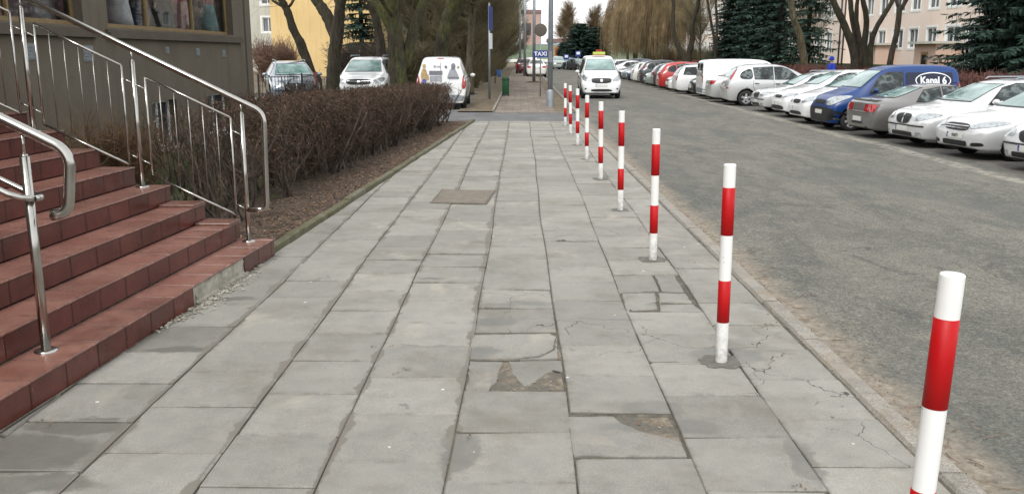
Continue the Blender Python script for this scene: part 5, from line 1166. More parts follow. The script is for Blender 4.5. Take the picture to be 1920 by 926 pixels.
def bare_tree(seed, height, trunk_r, stems=None, twigs=2500, spread=.55, twig_r=.009, twig_len=.9, low=.25, levels=2, nb=9, wob=.10, lean=(0, 0), dense_low=False, droopy=0):
    """returns trunk MB and twig Fast; origin at the base"""
    r = random.Random(seed); T = MB(); F = Fast(); ends = []
    if not stems: stems = [([Vector((0, 0, 0))] + branch_path(r, Vector((0, 0, 0)), Vector((lean[0], lean[1], 1)), height * .82, 9, wob * .35, .04)[1:], trunk_r, trunk_r * .22)]
    for path, r0, r1 in stems:
        path = [Vector(p) for p in path]; n = len(path); rr = [r0 + (r1 - r0) * (i / (n - 1)) ** .8 for i in range(n)]
        if path[0].z < .05: rr[0] *= 1.28; path[0].z = -.1
        if len(path) > 2:      # resample so that the stem swells and kinks a little
            np_, nr = [], []
            for i in range(n - 1):
                p0, p1, p2, p3 = path[max(0, i - 1)], path[i], path[i + 1], path[min(n - 1, i + 2)]
                for q in range(4):
                    u = q / 4; pt = .5 * ((2 * p1) + (p2 - p0) * u + (2 * p0 - 5 * p1 + 4 * p2 - p3) * u * u + (3 * p1 - p0 - 3 * p2 + p3) * u ** 3); rq = rr[i] + (rr[i + 1] - rr[i]) * u
                    np_.append(pt + (rv(r) * rq * .09 if i or q else Vector())); nr.append(rq * r.uniform(.93, 1.09))
            np_.append(path[-1]); nr.append(rr[-1]); T.tube(np_, nr, 14)
        else: T.tube(path, rr, 14)
        tot = path[-1].z
        for k in range(nb):
            t = low + (1 - low) * (k + r.random()) / nb; f = t * (n - 1); i = min(n - 2, int(f)); p = path[i].lerp(path[i + 1], f - i); rad = (r0 + (r1 - r0) * t ** .8)
            a = r.random() * 6.283; d = Vector((math.cos(a), math.sin(a), r.uniform(.25, 1.1))); L = height * spread * (1.05 - t * .65) * r.uniform(.7, 1.1)
            bp = branch_path(r, p, d, L, 6, .16, .10, droopy); br = max(.012, rad * r.uniform(.30, .5)); bl_ = [br * (1 - .85 * q / 6) for q in range(7)]
            T.tube(bp, bl_, 7, caps=False); ends.append((bp, L, br))
            for q in range(5):
                u = r.uniform(.25, .95) * 5.99; j = int(u); p2 = bp[j].lerp(bp[j + 1], u - j); d2 = (bp[j + 1] - bp[j]).normalized() + rv(r) * .8 + Vector((0, 0, .25))
                L2 = L * r.uniform(.25, .5); b2 = branch_path(r, p2, d2, L2, 4, .2, .08, droopy); r2 = max(.006, br * .4); T.tube(b2, [r2 * (1 - .8 * z / 4) for z in range(5)], 5, caps=False); ends.append((b2, L2, r2))
        ends.append((path[n // 2:], height * .3, r1))
    tw = [e for e in ends]
    wts = [e[1] for e in tw]
    for k in range(twigs):
        e = r.choices(tw, wts)[0]; pts = e[0]; f = r.uniform(.15, .999) * (len(pts) - 1); i = int(f); p = pts[i].lerp(pts[i + 1], f - i)
        d = (pts[i + 1] - pts[i]).normalized() * .5 + rv(r) * .8 + Vector((0, 0, .35 - droopy)); L = twig_len * r.uniform(.35, 1.2)
        b = branch_path(r, p, d, L, 3, .28, .08, droopy * 1.4); F.twig(b, twig_r, twig_r * .35)
        if L > twig_len * .6:
            for q in range(2):
                c = b[1 + q]; F.twig(branch_path(r, c, (b[2] - b[1]) * 2 + rv(r) * .35, L * .5, 2, .25, 0, droopy), twig_r * .6, twig_r * .25)
    if dense_low:              # brushwood from the trunk and base
        for k in range(dense_low):
            a = r.random() * 6.283; z = r.uniform(.1, height * .5); d = Vector((math.cos(a), math.sin(a), r.uniform(.2, 1.6))); p = Vector((math.cos(a) * trunk_r, math.sin(a) * trunk_r, z))
            F.twig(branch_path(r, p, d, r.uniform(.5, 1.9), 4, .22, .12), twig_r * 1.1, twig_r * .3)
    return T, F
def tree_obj(name, label, cat, loc, rz, T, F, bm_, tm_, group=None, s=1.0, sub='crown'):
    t = thing(name, label, cat, loc, rz, group); t.scale = (s, s, s)
    link('trunk', T.mesh('trunk', bm_) if isinstance(T, MB) else T, t); link(sub, F.mesh(sub, tm_) if isinstance(F, Fast) else F, t); return t

# mossy trunks behind the hedge, traced from the pavement side and given their own depth
def stem_from(px, Y, base, ext=5.0, jit=.0):
    """px: list of (u,v,width_px) bottom to top -> world polyline relative to base, extended upwards"""
    pts = [gy(u, v, Y + jit * i) for i, (u, v, w_) in enumerate(px)]; sc_ = Y / FPX / 2 * .88
    pts = [p - base for p in pts]; d = (pts[-1] - pts[-2]).normalized(); d = Vector((d.x * .8, d.y + .05, max(d.z, .5))).normalized()
    for k in range(1, 5): pts.append(pts[-1] + (d + Vector((.10 * math.sin(k * 2 + px[0][0]), .10 * math.cos(k * 1.7), .06 * k))).normalized() * ext / 4)
    r0 = px[0][2] * sc_; return pts, r0
def px_tree(label, seed, Y, stems, barkm, twigs=2600, twl=1.1, group='mossy trees behind the hedge', name='broadleaf_tree', low=.45, nb=7, ext=5.5, twm='twig', tr=.010, cat='tree', gzv=0.0):
    b0 = gy(stems[0][0][0], stems[0][0][1], Y); base = Vector((b0.x, Y, gzv)); ss = []
    for i, st in enumerate(stems):
        pts, r0 = stem_from(st, Y, base, ext, .12 * (i % 2 * 2 - 1)); rt = st[-1][2] * (Y / FPX / 2)
        if i == 0: pts = [Vector((pts[0].x, 0, 0))] + ([] if pts[0].z < .3 else []) + [p for p in pts if p.z > .25]
        ss.append((pts, r0, rt * .45))
    T, F = bare_tree(seed, 9, ss[0][1], ss, twigs, .34, tr, twl, low, 2, nb)
    return tree_obj(name, label, cat, base, 0, T, F, M[barkm], M[twm], group)
px_tree('dark trunk leaning left behind the blue silver car', 11, 39.5, [[(592, 150, 25), (580, 130, 22), (565, 85, 21), (552, 60, 20), (540, 25, 18), (528, 0, 18)]], 'bark', 1300)
px_tree('thick forked trunk between the blue silver car and the off-roader', 12, 33.0, [[(622, 200, 34), (624, 160, 29), (626, 120, 29), (632, 70, 32), (636, 30, 30), (640, 0, 28)], [(632, 75, 28), (618, 40, 25), (604, 15, 22), (592, 0, 22)]], 'bark', 1500)
px_tree('slim dark trunk rising straight behind the off-roader roof', 13, 41, [[(722, 150, 24), (716, 110, 22), (710, 60, 20), (703, 30, 20), (697, 0, 20)]], 'bark', 1200)
px_tree('mossy green tree forking low in a V in front of the off-roader', 14, 32.2, [[(752, 215, 46), (748, 165, 40), (744, 120, 38), (742, 80, 30), (741, 40, 26), (739, 0, 25)], [(742, 75, 26), (725, 35, 24), (706, 5, 22)], [(750, 130, 28), (764, 100, 24), (778, 50, 22), (796, 0, 22)]], 'mossbark', 2600)
px_tree('mossy trunk rising behind the roof of the printed white van', 15, 38.5, [[(826, 160, 34), (826, 110, 32), (833, 60, 32), (843, 25, 30), (850, 0, 30)], [(835, 60, 20), (852, 30, 18), (868, 0, 18)]], 'mossbark', 2600)
px_tree('grey-brown trunk right of the printed white van', 16, 43, [[(880, 175, 18), (880, 120, 17), (884, 60, 16), (888, 0, 15)]], 'palebark', 3600, 1.3, low=.2)

# avenue of bushy bare limes along the far pavement
lin = []
for s_ in range(3):
    T, F = bare_tree(100 + s_, 11, .21, None, 4200, .42, .0105, 1.25, .12, 2, 16, .1, dense_low=1000)
    lin.append((T.mesh('trunk', M['mossbark']), F.mesh('crown', M['twig'])))
ys_ = [46.5, 51, 56, 61.5, 67, 73, 79.5, 86, 93, 101, 110, 120, 132, 145]
onames = ['nearest', 'second', 'third', 'fourth', 'fifth', 'sixth', 'seventh', 'eighth', 'ninth', 'tenth', 'eleventh', 'twelfth', 'thirteenth', 'last']
for i, y in enumerate(ys_):
    x = -2.55 + .25 * math.sin(i * 2.3) - (.25 if i < 2 else 0); T, F = lin[i % 3]
    tree_obj('lime_tree', 'bushy bare lime tree, %s in the row left of the far pavement' % onames[i], 'tree', (x - .0, y, 0), i * 1.7, T, F, None, None, 'bushy bare trees along the far pavement', .88 + .1 * math.sin(i * 1.3))
for i, (x, y, l) in enumerate([(-5.2, 52, 'bushy bare tree just behind the grey-brown trunk'), (-5.8, 63, 'bushy tree behind the fourth avenue tree'), (-6.6, 74, 'bushy tree behind the sixth avenue tree'), (-6.8, 86, 'bushy tree behind the eighth avenue tree'), (-7, 100, 'farthest bushy tree of the back row')]):
    T, F = lin[(i + 1) % 3]
    tree_obj('lime_tree', l, 'tree', (x, y, 0), i * 2.1 + 1, T, F, None, None, 'bushy trees behind the avenue', .9 + .12 * math.sin(i * 2.3))

# willows with hanging strands
def willow(seed, h, strands, r_):
    r = random.Random(seed); T, F = bare_tree(seed, h, .24, None, 250, .40, .01, 1.0, .3, 2, 12)
    cl = []
    for k in range(85):
        a = r.random() * 6.283; q = math.sqrt(r.random()) * r_; cl.append((q * math.cos(a), q * math.sin(a), h * (.98 - .32 * (q / r_) ** 2) * r.uniform(.62, 1.0), r.uniform(.5, 1.2), r.uniform(.15, .38)))
    for k in range(strands):
        cx, cy, cz, ll, sg = cl[int(len(cl) * r.random())]; p = Vector((cx + r.gauss(0, sg), cy + r.gauss(0, sg), cz + r.gauss(0, .3))); a = math.atan2(p.y, p.x)
        L = max(.5, min(p.z - .9 - r.random() * 1.2, r.uniform(1.8, 5.2) * ll)); n = 5; pts = [p]; d = Vector((math.cos(a) * .6, math.sin(a) * .6, .1))
        for i in range(n):
            d = (d * .55 + Vector((r.uniform(-.14, .14), r.uniform(-.14, .14), -.8))).normalized(); p = p + d * (L / n); pts.append(p)
        F.twig(pts, .0115, .006)
    return T.mesh('trunk', M['palebark']), F.mesh('crown', M['willow'])
wil = [willow(201, 11.5, 3300, 3.3), willow(202, 12.5, 3600, 3.6)]
wl = [(14.9, 97, 0, 'nearest brown willow, left of the crooked forked tree'), (14.0, 102.5, 1, 'second brown willow in the hanging mass'), (15.0, 108, 0, 'third willow in the hanging brown mass'), (14.2, 114, 1, 'fourth willow, above the distant parked cars'), (14.9, 121, 0, 'fifth willow near the bend'), (14.9, 129, 1, 'last willow, hanging over the gap to the sky')]
for i, (x, y, k, l) in enumerate(wl): tree_obj('willow_tree', l, 'willow', (x, y, -.15), i * 1.3, wil[k][0], wil[k][1], None, None, 'willows along the parking row', .95 + .08 * math.sin(i * 3))
# upright bare trees at the gap
T, F = bare_tree(301, 8.5, .22, None, 2600, .33, .016, 1.6, .3, 2, 12); pa = (T.mesh('trunk', M['bark']), F.mesh('crown', M['willow']))
for i, (x, y, s_, l) in enumerate([(7.4, 133, 1.05, 'pollarded bare tree standing over the round dark evergreen'), (10.6, 134, 1.0, 'pollarded bare tree right of the first one at the bend')]):
    tree_obj('pollard_tree', l, 'tree', (x, y, -.15), i * 2, pa[0], pa[1], None, None, 'pollarded trees at the bend', s_)

# conifers
def conifer(seed, h, rad, m, tiers, per, droop=.28, needle=.34, low=.06, taper=1.0, dens=1.0, name='crown'):
    r = random.Random(seed); T = MB(); T.tube([(0, 0, -.1), (.02, 0, h * .5), (0, 0, h * .98)], [rad * .075, rad * .045, .02], 10); F = Fast()
    for t in range(tiers):
        f = (t + r.random() * .7) / tiers; z = h * (low + (1 - low) * f); L0 = rad * (1 - f) ** taper + .12
        for b in range(per):
            a = (b + r.random()) / per * 6.283; L = L0 * r.uniform(.65, 1.12); pts = [Vector((0, 0, z))]; d = Vector((math.cos(a), math.sin(a), .12)); n = 5; p = pts[0]
            for i in range(n):
                d = (d + Vector((0, 0, -droop / n * 1.6 if i < 3 else droop / n)) + rv(r) * .05).normalized(); p = p + d * (L / n); pts.append(p)
            F.twig(pts, .022, .006); side = Vector((-math.sin(a), math.cos(a), 0))
            m_ = int(L / .16 * dens) + 2
            for q in range(m_):
                u = (q + r.random()) / m_ * .85 + .15; j = min(n - 1, int(u * n)); c = pts[j].lerp(pts[j + 1], u * n - j); w_ = (1.0 - .45 * u) * needle * (.5 + .5 * min(1, L))
                for s_ in (-1, 1):
                    dv = (d * .5 + side * s_ * r.uniform(.5, 1.0) + Vector((0, 0, r.uniform(-.45, .10)))).normalized()
                    uu = dv * w_ * r.uniform(.7, 1.4); F.leaf(c, uu, dv.cross(Vector((r.uniform(-.6, .6), r.uniform(-.6, .6), 1))).normalized() * w_ * .2)
                if r.random() < .5: F.leaf(c, Vector((r.uniform(-.1, .1), r.uniform(-.1, .1), -1)) * w_ * .9, side * w_ * .2)
    return T.mesh('trunk', M['bark']), F.mesh(name, m)
sp = [conifer(401, 13, 3.0, M['spruce'], 58, 12, .34, .46, .03, .8, 1.25), conifer(402, 11, 2.4, M['spruce'], 26, 8, .36, .42, .04, .75, .95)]
for x, y, k, s_, l, rz in [(15.4, 67.0, 0, .80, 'tall dark spruce left of the spruce pair, rising above the panel van', 0), (16.2, 62.0, 0, .95, 'densest dark spruce behind the white panel van', 1), (15.9, 57.0, 1, 1.05, 'loose spruce with gaps, behind the people carrier', 2), (16.3, 52.6, 1, .92, 'loose spruce directly left of the olive trunk', 3), (14.4, 68.6, 1, .30, 'small young spruce at the foot of the spruces', 4)]:
    tree_obj('spruce_tree', l, 'spruce', (x, y, -.12), rz, sp[k][0], sp[k][1], None, None, 'spruces behind the parked cars', s_)
fr = [conifer(411, 15, 5.2, M['fir'], 64, 16, .36, .60, .02, .8, 1.35)]
rb = conifer(412, 6.5, 2.9, M['fir'], 30, 13, .1, .6, .02, .35, 1.2)
for x, y, s_, l, rz in [(22.2, 38.2, 1.0, 'great blue-green fir filling the upper right corner', 0), (21.5, 31.0, .72, 'smaller fir at the right edge beside the great fir', 2), (25.6, 46.5, .75, 'fir half hidden behind the great fir', 3)]:
    tree_obj('fir_tree', l, 'fir', (x, y, -.12), rz, fr[0][0], fr[0][1], None, None, 'firs at the right edge', s_)
for x, y, s_, l, rz in [(7.9, 124, .92, 'round dark evergreen at the bend', 0), (10.2, 126, .86, 'dark evergreen right of the round one at the bend', 2), (5.9, 127, .55, 'lowest dark evergreen at the left of the bend group', 4)]:
    tree_obj('evergreen_tree', l, 'evergreen', (x, y, -.1), rz, rb[0], rb[1], None, None, 'evergreens at the bend', s_)
T, F = conifer(421, 12, 2.6, M['spruce'], 36, 10, .34, .42, .02, .7, .9)
tree_obj('spruce_tree', 'dark spruce between the trunks in front of the yellow building', 'spruce', (-10.9, 63, 0), 0, T, F, None, None)

# bare trees on the right, in front of the pink block
px_tree('olive-brown trunk leaning left between spruces and pink block', 21, 51, [[(1510, 142, 20), (1507, 110, 18), (1500, 70, 17), (1488, 35, 16), (1482, 0, 15)]], 'palebark', 900, 1.0, None, low=.6, nb=4, gzv=-.12)
px_tree('many-stemmed bare tree fanning out before the pink block', 22, 41.5, [[(1603, 142, 22), (1602, 110, 18), (1592, 70, 13), (1575, 30, 12), (1560, -5, 11)], [(1606, 130, 14), (1606, 80, 12), (1597, 30, 11), (1594, 0, 10)], [(1622, 130, 14), (1620, 90, 12), (1625, 40, 12), (1618, 0, 11)], [(1630, 138, 14), (1632, 90, 11), (1642, 55, 10), (1660, 25, 9), (1676, -5, 9)], [(1614, 130, 12), (1612, 80, 8), (1606, 40, 8), (1608, 0, 8)]], 'bark', 900, 1.0, None, low=.6, nb=3, gzv=-.12)
px_tree('forked bare tree right of the many-stemmed one', 23, 37.5, [[(1667, 142, 15), (1670, 110, 13), (1677, 80, 12), (1684, 50, 9), (1688, 20, 8), (1702, -4, 8)], [(1674, 95, 9), (1680, 60, 9), (1684, 20, 8), (1680, 0, 8)]], 'bark', 700, .9, None, low=.6, nb=3, gzv=-.12)
px_tree('crooked forked tree between the willows and the spruces', 24, 66, [[(1290, 122, 16), (1292, 100, 14), (1298, 75, 11), (1297, 50, 9), (1306, 20, 8), (1310, 0, 8)], [(1288, 118, 13), (1278, 100, 10), (1265, 70, 9), (1262, 40, 8)]], 'bark', 1100, 1.0, None, low=.5, nb=5, gzv=-.12)
px_tree('slender twin-stemmed tree left of the dense spruce', 25, 64, [[(1341, 120, 8), (1340, 80, 6), (1333, 40, 6), (1326, 0, 5)], [(1342, 100, 6), (1344, 50, 5), (1342, 0, 5)]], 'bark', 700, .9, None, low=.5, nb=4, gzv=-.12)

T, F = bare_tree(310, 12, .16, None, 1700, .38, .012, 1.5, .15, 2, 14); lb = (T.mesh('trunk', M['bark']), F.mesh('crown', M['twig']))
for i, (x, y, l) in enumerate([(17.8, 92, 'airy bare tree between the willows and the crooked tree'), (20.5, 112, 'airy bare tree before the farthest pink block'), (24.5, 80, 'airy bare tree behind the spruces before the pink flats')]):
    tree_obj('bare_tree', l, 'tree', (x, y, -.1), i * 1.4, lb[0], lb[1], None, None, 'airy bare trees before the pink flats', .85 + .1 * (i % 2))
# hedge along the pavement ------------------------------------------------
HF = lambda y: -3.0 + .074 * (y - 10)          # front face
HT = lambda y: 1.36 - .018 * (y - 9)            # top height
def hedge_seg(y0, y1, seed, dense):
    r = random.Random(seed); S_ = MB(); F = Fast(); G = Fast()
    yc = (y0 + y1) / 2; o = Vector((HF(yc) - .5, yc, 0)); n = int((y1 - y0) * 9); SP = []
    for k in range(n):         # knotty stems
        y = r.uniform(y0, y1); x = HF(y) - r.uniform(.08, .95); p = Vector((x, y, 0)) - o
        for q in range(r.choice((1, 2, 2, 3))):
            d = Vector((r.uniform(-.5, .5), r.uniform(-.5, .5), 1)); L = HT(y) * r.uniform(.6, .9); b = branch_path(r, p, d, L, 5, .26, .12); S_.tube(b, [.016 * r.uniform(.7, 1.6) * (1 - .12 * z) for z in range(6)], 6, caps=False); SP.append(b)
    m = int((y1 - y0) * dense)
    for k in range(m):
        y = r.uniform(y0, y1); f = r.random() ** .55; z = HT(y) * (.10 + .90 * f); dp = 1.08
        x = HF(y) - (r.random() ** 1.0) * dp
        if z < .35: x = HF(y) - .15 - r.random() * .8
        if z > HT(y) - .12 : z -= r.random() * .1
        p = Vector((x, y, z)) - o; up = r.uniform(.2, 1.0) if f > .3 else r.uniform(-.2, .8)
        d = Vector((r.uniform(-1, 1), r.uniform(-1, 1), up)); L = r.uniform(.10, .30)
        if dense < 500 or r.random() < .25:
            q = r.choice(SP); p = q[r.randrange(1, 6)]; d = Vector((r.uniform(-.7, .7), r.uniform(-.7, .7), .9)); L *= 1.5; b = branch_path(r, p, d, L, 3, .3)
        else: b = branch_path(r, p - d.normalized() * L * .5, d, L, 2, .3)
        lim = HT(y) + .03 + .03 * math.sin(y * 5) + r.uniform(-.02, .05)
        for c in b: c.z = min(c.z, lim)
        F.twig(b, .0055, .003)
    for k in range(int(m * .55)):   # clinging dead leaves
        y = r.uniform(y0, y1); z = HT(y) * (.30 + .70 * r.random() ** .55); x = HF(y) - r.random() * 1.08 + .02; p = Vector((x, y, z)) - o
        s_ = r.uniform(.012, .026); u = rv(r).normalized() * s_ * 1.6; w_ = u.cross(rv(r)).normalized() * s_ * .55; G.leaf(p, u, w_)
    return o, S_, F, G
hl = ['nearest bare purple-brown hedge bush, beside the end of the stairs', 'second bush of the clipped brown hedge from the stairs', 'third bush of the clipped brown hedge', 'bush in the middle of the clipped brown hedge', 'hedge bush in front of the off-roader', 'hedge bush below the mossy V tree', 'hedge bush in front of the printed van', 'last hedge bush at the side street corner']
edges_ = [9.4, 11.2, 13.2, 15.3, 17.4, 19.5, 21.5, 23.4, 25.1]
for i in range(8):
    o, S_, F, G = hedge_seg(edges_[i] - (.1 if i else 0), edges_[i + 1] + (.1 if i < 7 else 0), 500 + i, (260 if i == 0 else 900 if i == 1 else 1800 - 50 * i))
    t = thing('hedge_bush', hl[i], 'hedge', o, 0, 'clipped bare hedge along the pavement'); S_.build('stem', M['hedgestem'], t); link('twigs', F.mesh('twigs', M['hedgetwig']), t); link('dead_leaves', G.mesh('dead_leaves', M['hedgetop']), t)
# loose shrubs by the shop wall
def shrub(seed, h, rad, n, m, ms, name, label, loc, grp=None, stems=14, r_t=.0055):
    r = random.Random(seed); S_ = MB(); F = Fast(); tips = []
    for k in range(stems):
        a = r.random() * 6.283; q = r.random() * rad * .35; b = branch_path(r, Vector((q * math.cos(a), q * math.sin(a), 0)), Vector((math.cos(a) * .5, math.sin(a) * .5, 1.1)), h * r.uniform(.6, .9), 5, .18, .1); S_.tube(b, [r_t * 2.2 * (1 - .14 * z) for z in range(6)], 5, caps=False); tips.append(b)
    for k in range(n):
        b = r.choice(tips); f = r.uniform(.1, .99) * 5; j = int(f); p = b[j].lerp(b[j + 1], f - j); F.twig(branch_path(r, p, rv(r) * .9 + Vector((0, 0, .7)), h * r.uniform(.15, .42), 3, .25, .06), r_t, r_t * .4)
    t = thing(name, label, 'shrub', loc, 0, grp); S_.build('stem', ms, t); link('twigs', F.mesh('twigs', m), t); return t
shrub(601, 1.1, 1.0, 1500, M['drytwig'], M['drytwig'], 'dry_shrub', 'straw-brown dry shrub behind the stair railing against the shop wall', (-5.35, 12.2, 0), 'dry shrubs against the shop wall', 40)
shrub(602, 1.0, 1.0, 1300, M['drytwig'], M['bark'], 'dry_shrub', 'straw-brown shrub closest to the top of the stairs', (-5.7, 10.6, 0), 'dry shrubs against the shop wall', 36)
shrub(604, 1.25, .6, 160, M['twigdark'], M['bark'], 'bare_shrub', 'sparse dark shrub with crooked arching stems in front of the basement window', (-4.6, 13.8, 0), 'dark bare shrubs on the lawn', 9, .007)
shrub(605, 1.2, .8, 200, M['twigdark'], M['bark'], 'bare_shrub', 'dark bare shrub standing between lawn and hedge', (-4.3, 15.8, 0), 'dark bare shrubs on the lawn', 14, .007)
shrub(606, 1.15, .9, 260, M['twigdark'], M['bark'], 'bare_shrub', 'dark bare shrub below the corner of the shop wall', (-5.1, 18.5, 0), 'dark bare shrubs on the lawn', 18, .007)
shrub(607, 1.3, .9, 1100, M['hedgetwig'], M['bark'], 'bare_shrub', 'dark bare shrub beyond the shop corner by the railing', (-5.4, 22.6, 0), 'dark bare shrubs on the lawn', 18, .008)
shrub(608, 2.7, 2.0, 4200, M['brownshrub'], M['bark'], 'round_shrub', 'large reddish-brown round shrub in front of the red-balcony block', (-14.6, 54, 0), 'large round shrubs behind the parking lot', 60, .012)
shrub(609, 2.6, 2.0, 4200, M['twigdark'], M['bark'], 'round_shrub', 'dark round shrub behind the off-roader', (-8.2, 47, 0), 'large round shrubs behind the parking lot', 50, .012)
shrub(610, 2.6, 2.2, 4200, M['twig'], M['bark'], 'round_shrub', 'olive round shrub between the off-roader and the van', (-5.6, 46.5, 0), 'large round shrubs behind the parking lot', 50, .012)

sb = [o for o in C.objects if o.get('label', '').startswith('olive round shrub')][0]
for i, (x, y) in enumerate([(18.5, 78), (20, 85), (19, 93), (21, 101), (19.5, 110), (21, 120), (19, 132), (23, 142)]):
    c_ = copy_tree(sb); c_.location = (x, y, -.1); c_.rotation_euler = (0, 0, i * 1.9); c_.scale = (1.25, 1.25, .9 + .1 * (i % 3)); tag(c_, 'olive brown shrub behind the parked row, %s from the spruces' % ['first', 'second', 'third', 'fourth', 'fifth', 'sixth', 'seventh', 'eighth'][i], 'shrub', 'shrubs behind the far parked cars')
# low barberry hedge behind the parked cars
for i in range(12):
    r = random.Random(700 + i); F = Fast(); y0 = 22 + i * 5.6; n = 2600
    for k in range(n):
        y = r.uniform(0, 5.7); x = r.uniform(-.5, .5); z = r.random() ** .6 * (1.28 + .05 * math.sin(y * 3)); F.twig(branch_path(r, Vector((x, y, z)), Vector((r.uniform(-1, 1), r.uniform(-1, 1), r.uniform(0, 1.4))), r.uniform(.12, .32), 2, .2), .012, .007)
    lab = ['nearest', 'second', 'third', 'fourth', 'fifth', 'sixth', 'seventh', 'eighth', 'ninth', 'tenth', 'eleventh', 'farthest'][i]
    t = thing('low_hedge', 'low reddish hedge behind the parked cars, %s length from the right' % lab, 'hedge', (15.3, y0, -.15), 0, 'low red hedge behind the parked cars'); link('twigs', F.mesh('twigs', M['redhedge']), t)

# ground cover
G = Fast(); r = random.Random(9)
for k in range(15000):
    y = r.uniform(8.4, 22); x = r.uniform(-6.6, KL(y) - 1.0)
    if x > KL(y) - 2.4 and r.random() < .9: continue
    h = r.uniform(.03, .09); a = r.random() * 6.283; G.leaf(Vector((x, y, .01)), Vector((r.uniform(-.5, .5) * h, r.uniform(-.5, .5) * h, h)), Vector((math.cos(a), math.sin(a), 0)) * .004)
tag(link('grass', G.mesh('grass', M['grass'])), 'short green grass between the stairs and the hedge', 'grass', kind='stuff')
G = Fast()
for k in range(15000):
    y = r.uniform(7.9, 25.3); x = KL(y) - .1 - abs(r.gauss(0, .7)); s_ = r.uniform(.014, .04)
    if x < -6.5: continue
    u = Vector((r.uniform(-1, 1), r.uniform(-1, 1), r.uniform(-.3, .5))).normalized() * s_; G.leaf(Vector((x, y, .016 + r.random() * .012)), u, u.cross(Vector((0, 0, 1))).normalized() * s_ * .35)
tag(link('leaf_litter', G.mesh('leaf_litter', M['litter_leaf'])), 'dry brown leaves scattered on the soil under the hedge', 'leaf litter', kind='stuff')
G = Fast()
for k in range(260):           # twigs and bits in the gutter
    y = 2.6 + 20 * r.random() ** 1.4; x = KR(y) + .14 + abs(r.gauss(0, .20)); d = Vector((r.uniform(-1, 1), r.uniform(-1, 1), .02)); G.twig(branch_path(r, Vector((x, y, zroad(max(x, 1.81)) + .008)), d, r.uniform(.02, .22), 3, .25), .0022, .001)
for k in range(900):
    y = 2.6 + 22 * r.random() ** 1.3; x = KR(y) + .13 + abs(r.gauss(0, .14)); s_ = r.uniform(.006, .02); u = rv(r); u.z *= .3; u = u.normalized() * s_; G.leaf(Vector((x, y, zroad(max(x, 1.81)) + .010)), u, u.cross(Vector((0, 0, 1))).normalized() * s_ * .4)
tag(link('gutter_debris', G.mesh('gutter_debris', M['litter_leaf'])), 'twigs and leaf bits lying in the sandy gutter', 'debris', kind='stuff')
G = Fast()
for (u_, v_) in ((600, 521), (615, 519), (72, 787), (95, 792), (1505, 912), (1500, 914), (735, 648), (1195, 792), (700, 650), (740, 700), (880, 820), (1290, 490), (1305, 493), (1330, 605), (1340, 612), (760, 690)):
    p = gz(u_, v_, .008)
    for q in range(3): u = Vector((r.uniform(-1, 1), r.uniform(-1, 1), r.uniform(-.1, .3))).normalized() * r.uniform(.01, .028); G.leaf(p + Vector((r.uniform(-.02, .02), r.uniform(-.02, .02), 0)), u, u.cross(Vector((0, 0, 1))).normalized() * .006)
tag(link('stray_leaves', G.mesh('stray_leaves', M['litter_leaf'])), 'few stray leaf scraps on the paving slabs', 'debris', kind='stuff')

# ---------------------------------------------------------------- blocks of flats
def window_mesh(wd, ht, dv=1):
    k = .09; m = MB(); y0, y1 = .05, .13
    m.box((0, y0, 0), (k, y1, ht)); m.box((wd - k, y0, 0), (wd, y1, ht)); m.box((k, y0, 0), (wd - k, y1, k)); m.box((k, y0, ht - k), (wd - k, y1, ht))
    if dv: m.box((wd * .52 - .04, y0, k), (wd * .52 + .04, y1, ht - k))
    m.box((-.2, -.045, -.16), (wd + .2, .018, -.003)); m.box((-.2, -.04, -.003), (-.003, .018, ht + .18)); m.box((wd + .003, -.04, -.003), (wd + .2, .018, ht + .18)); m.box((-.003, -.04, ht + .003), (wd + .003, .018, ht + .18))
    g = MB(); g.box((k, .15, k), (wd - k, .16, ht - k)); c = MB(); c.box((k, .22, k), (wd * .42, .23, ht - k)); c.box((wd * .66, .22, k), (wd - k, .23, ht - k))
    return m.mesh('window', M['winframe']), g.mesh('pane', M['winglass'])
t = NT('flat_window_glass'); p_ = t.pos(False); sp_ = t.n('ShaderNodeSeparateXYZ', {0: p_}).outputs[0]
t.bs(Base_Color=t.mix(t.mr(t.noise(6, 1, .5, t.scalev(t.pos(True), 1, 1, .05)), .45, .55), (.035, .04, .05), (.17, .185, .20)), Roughness=.08); M['winglass'] = t.mat
WM = {k: window_mesh(*k) for k in ((1.25, 1.5, 1), (1.75, 1.6, 1), (2.15, 1.6, 1), (.8, .8, 0))}
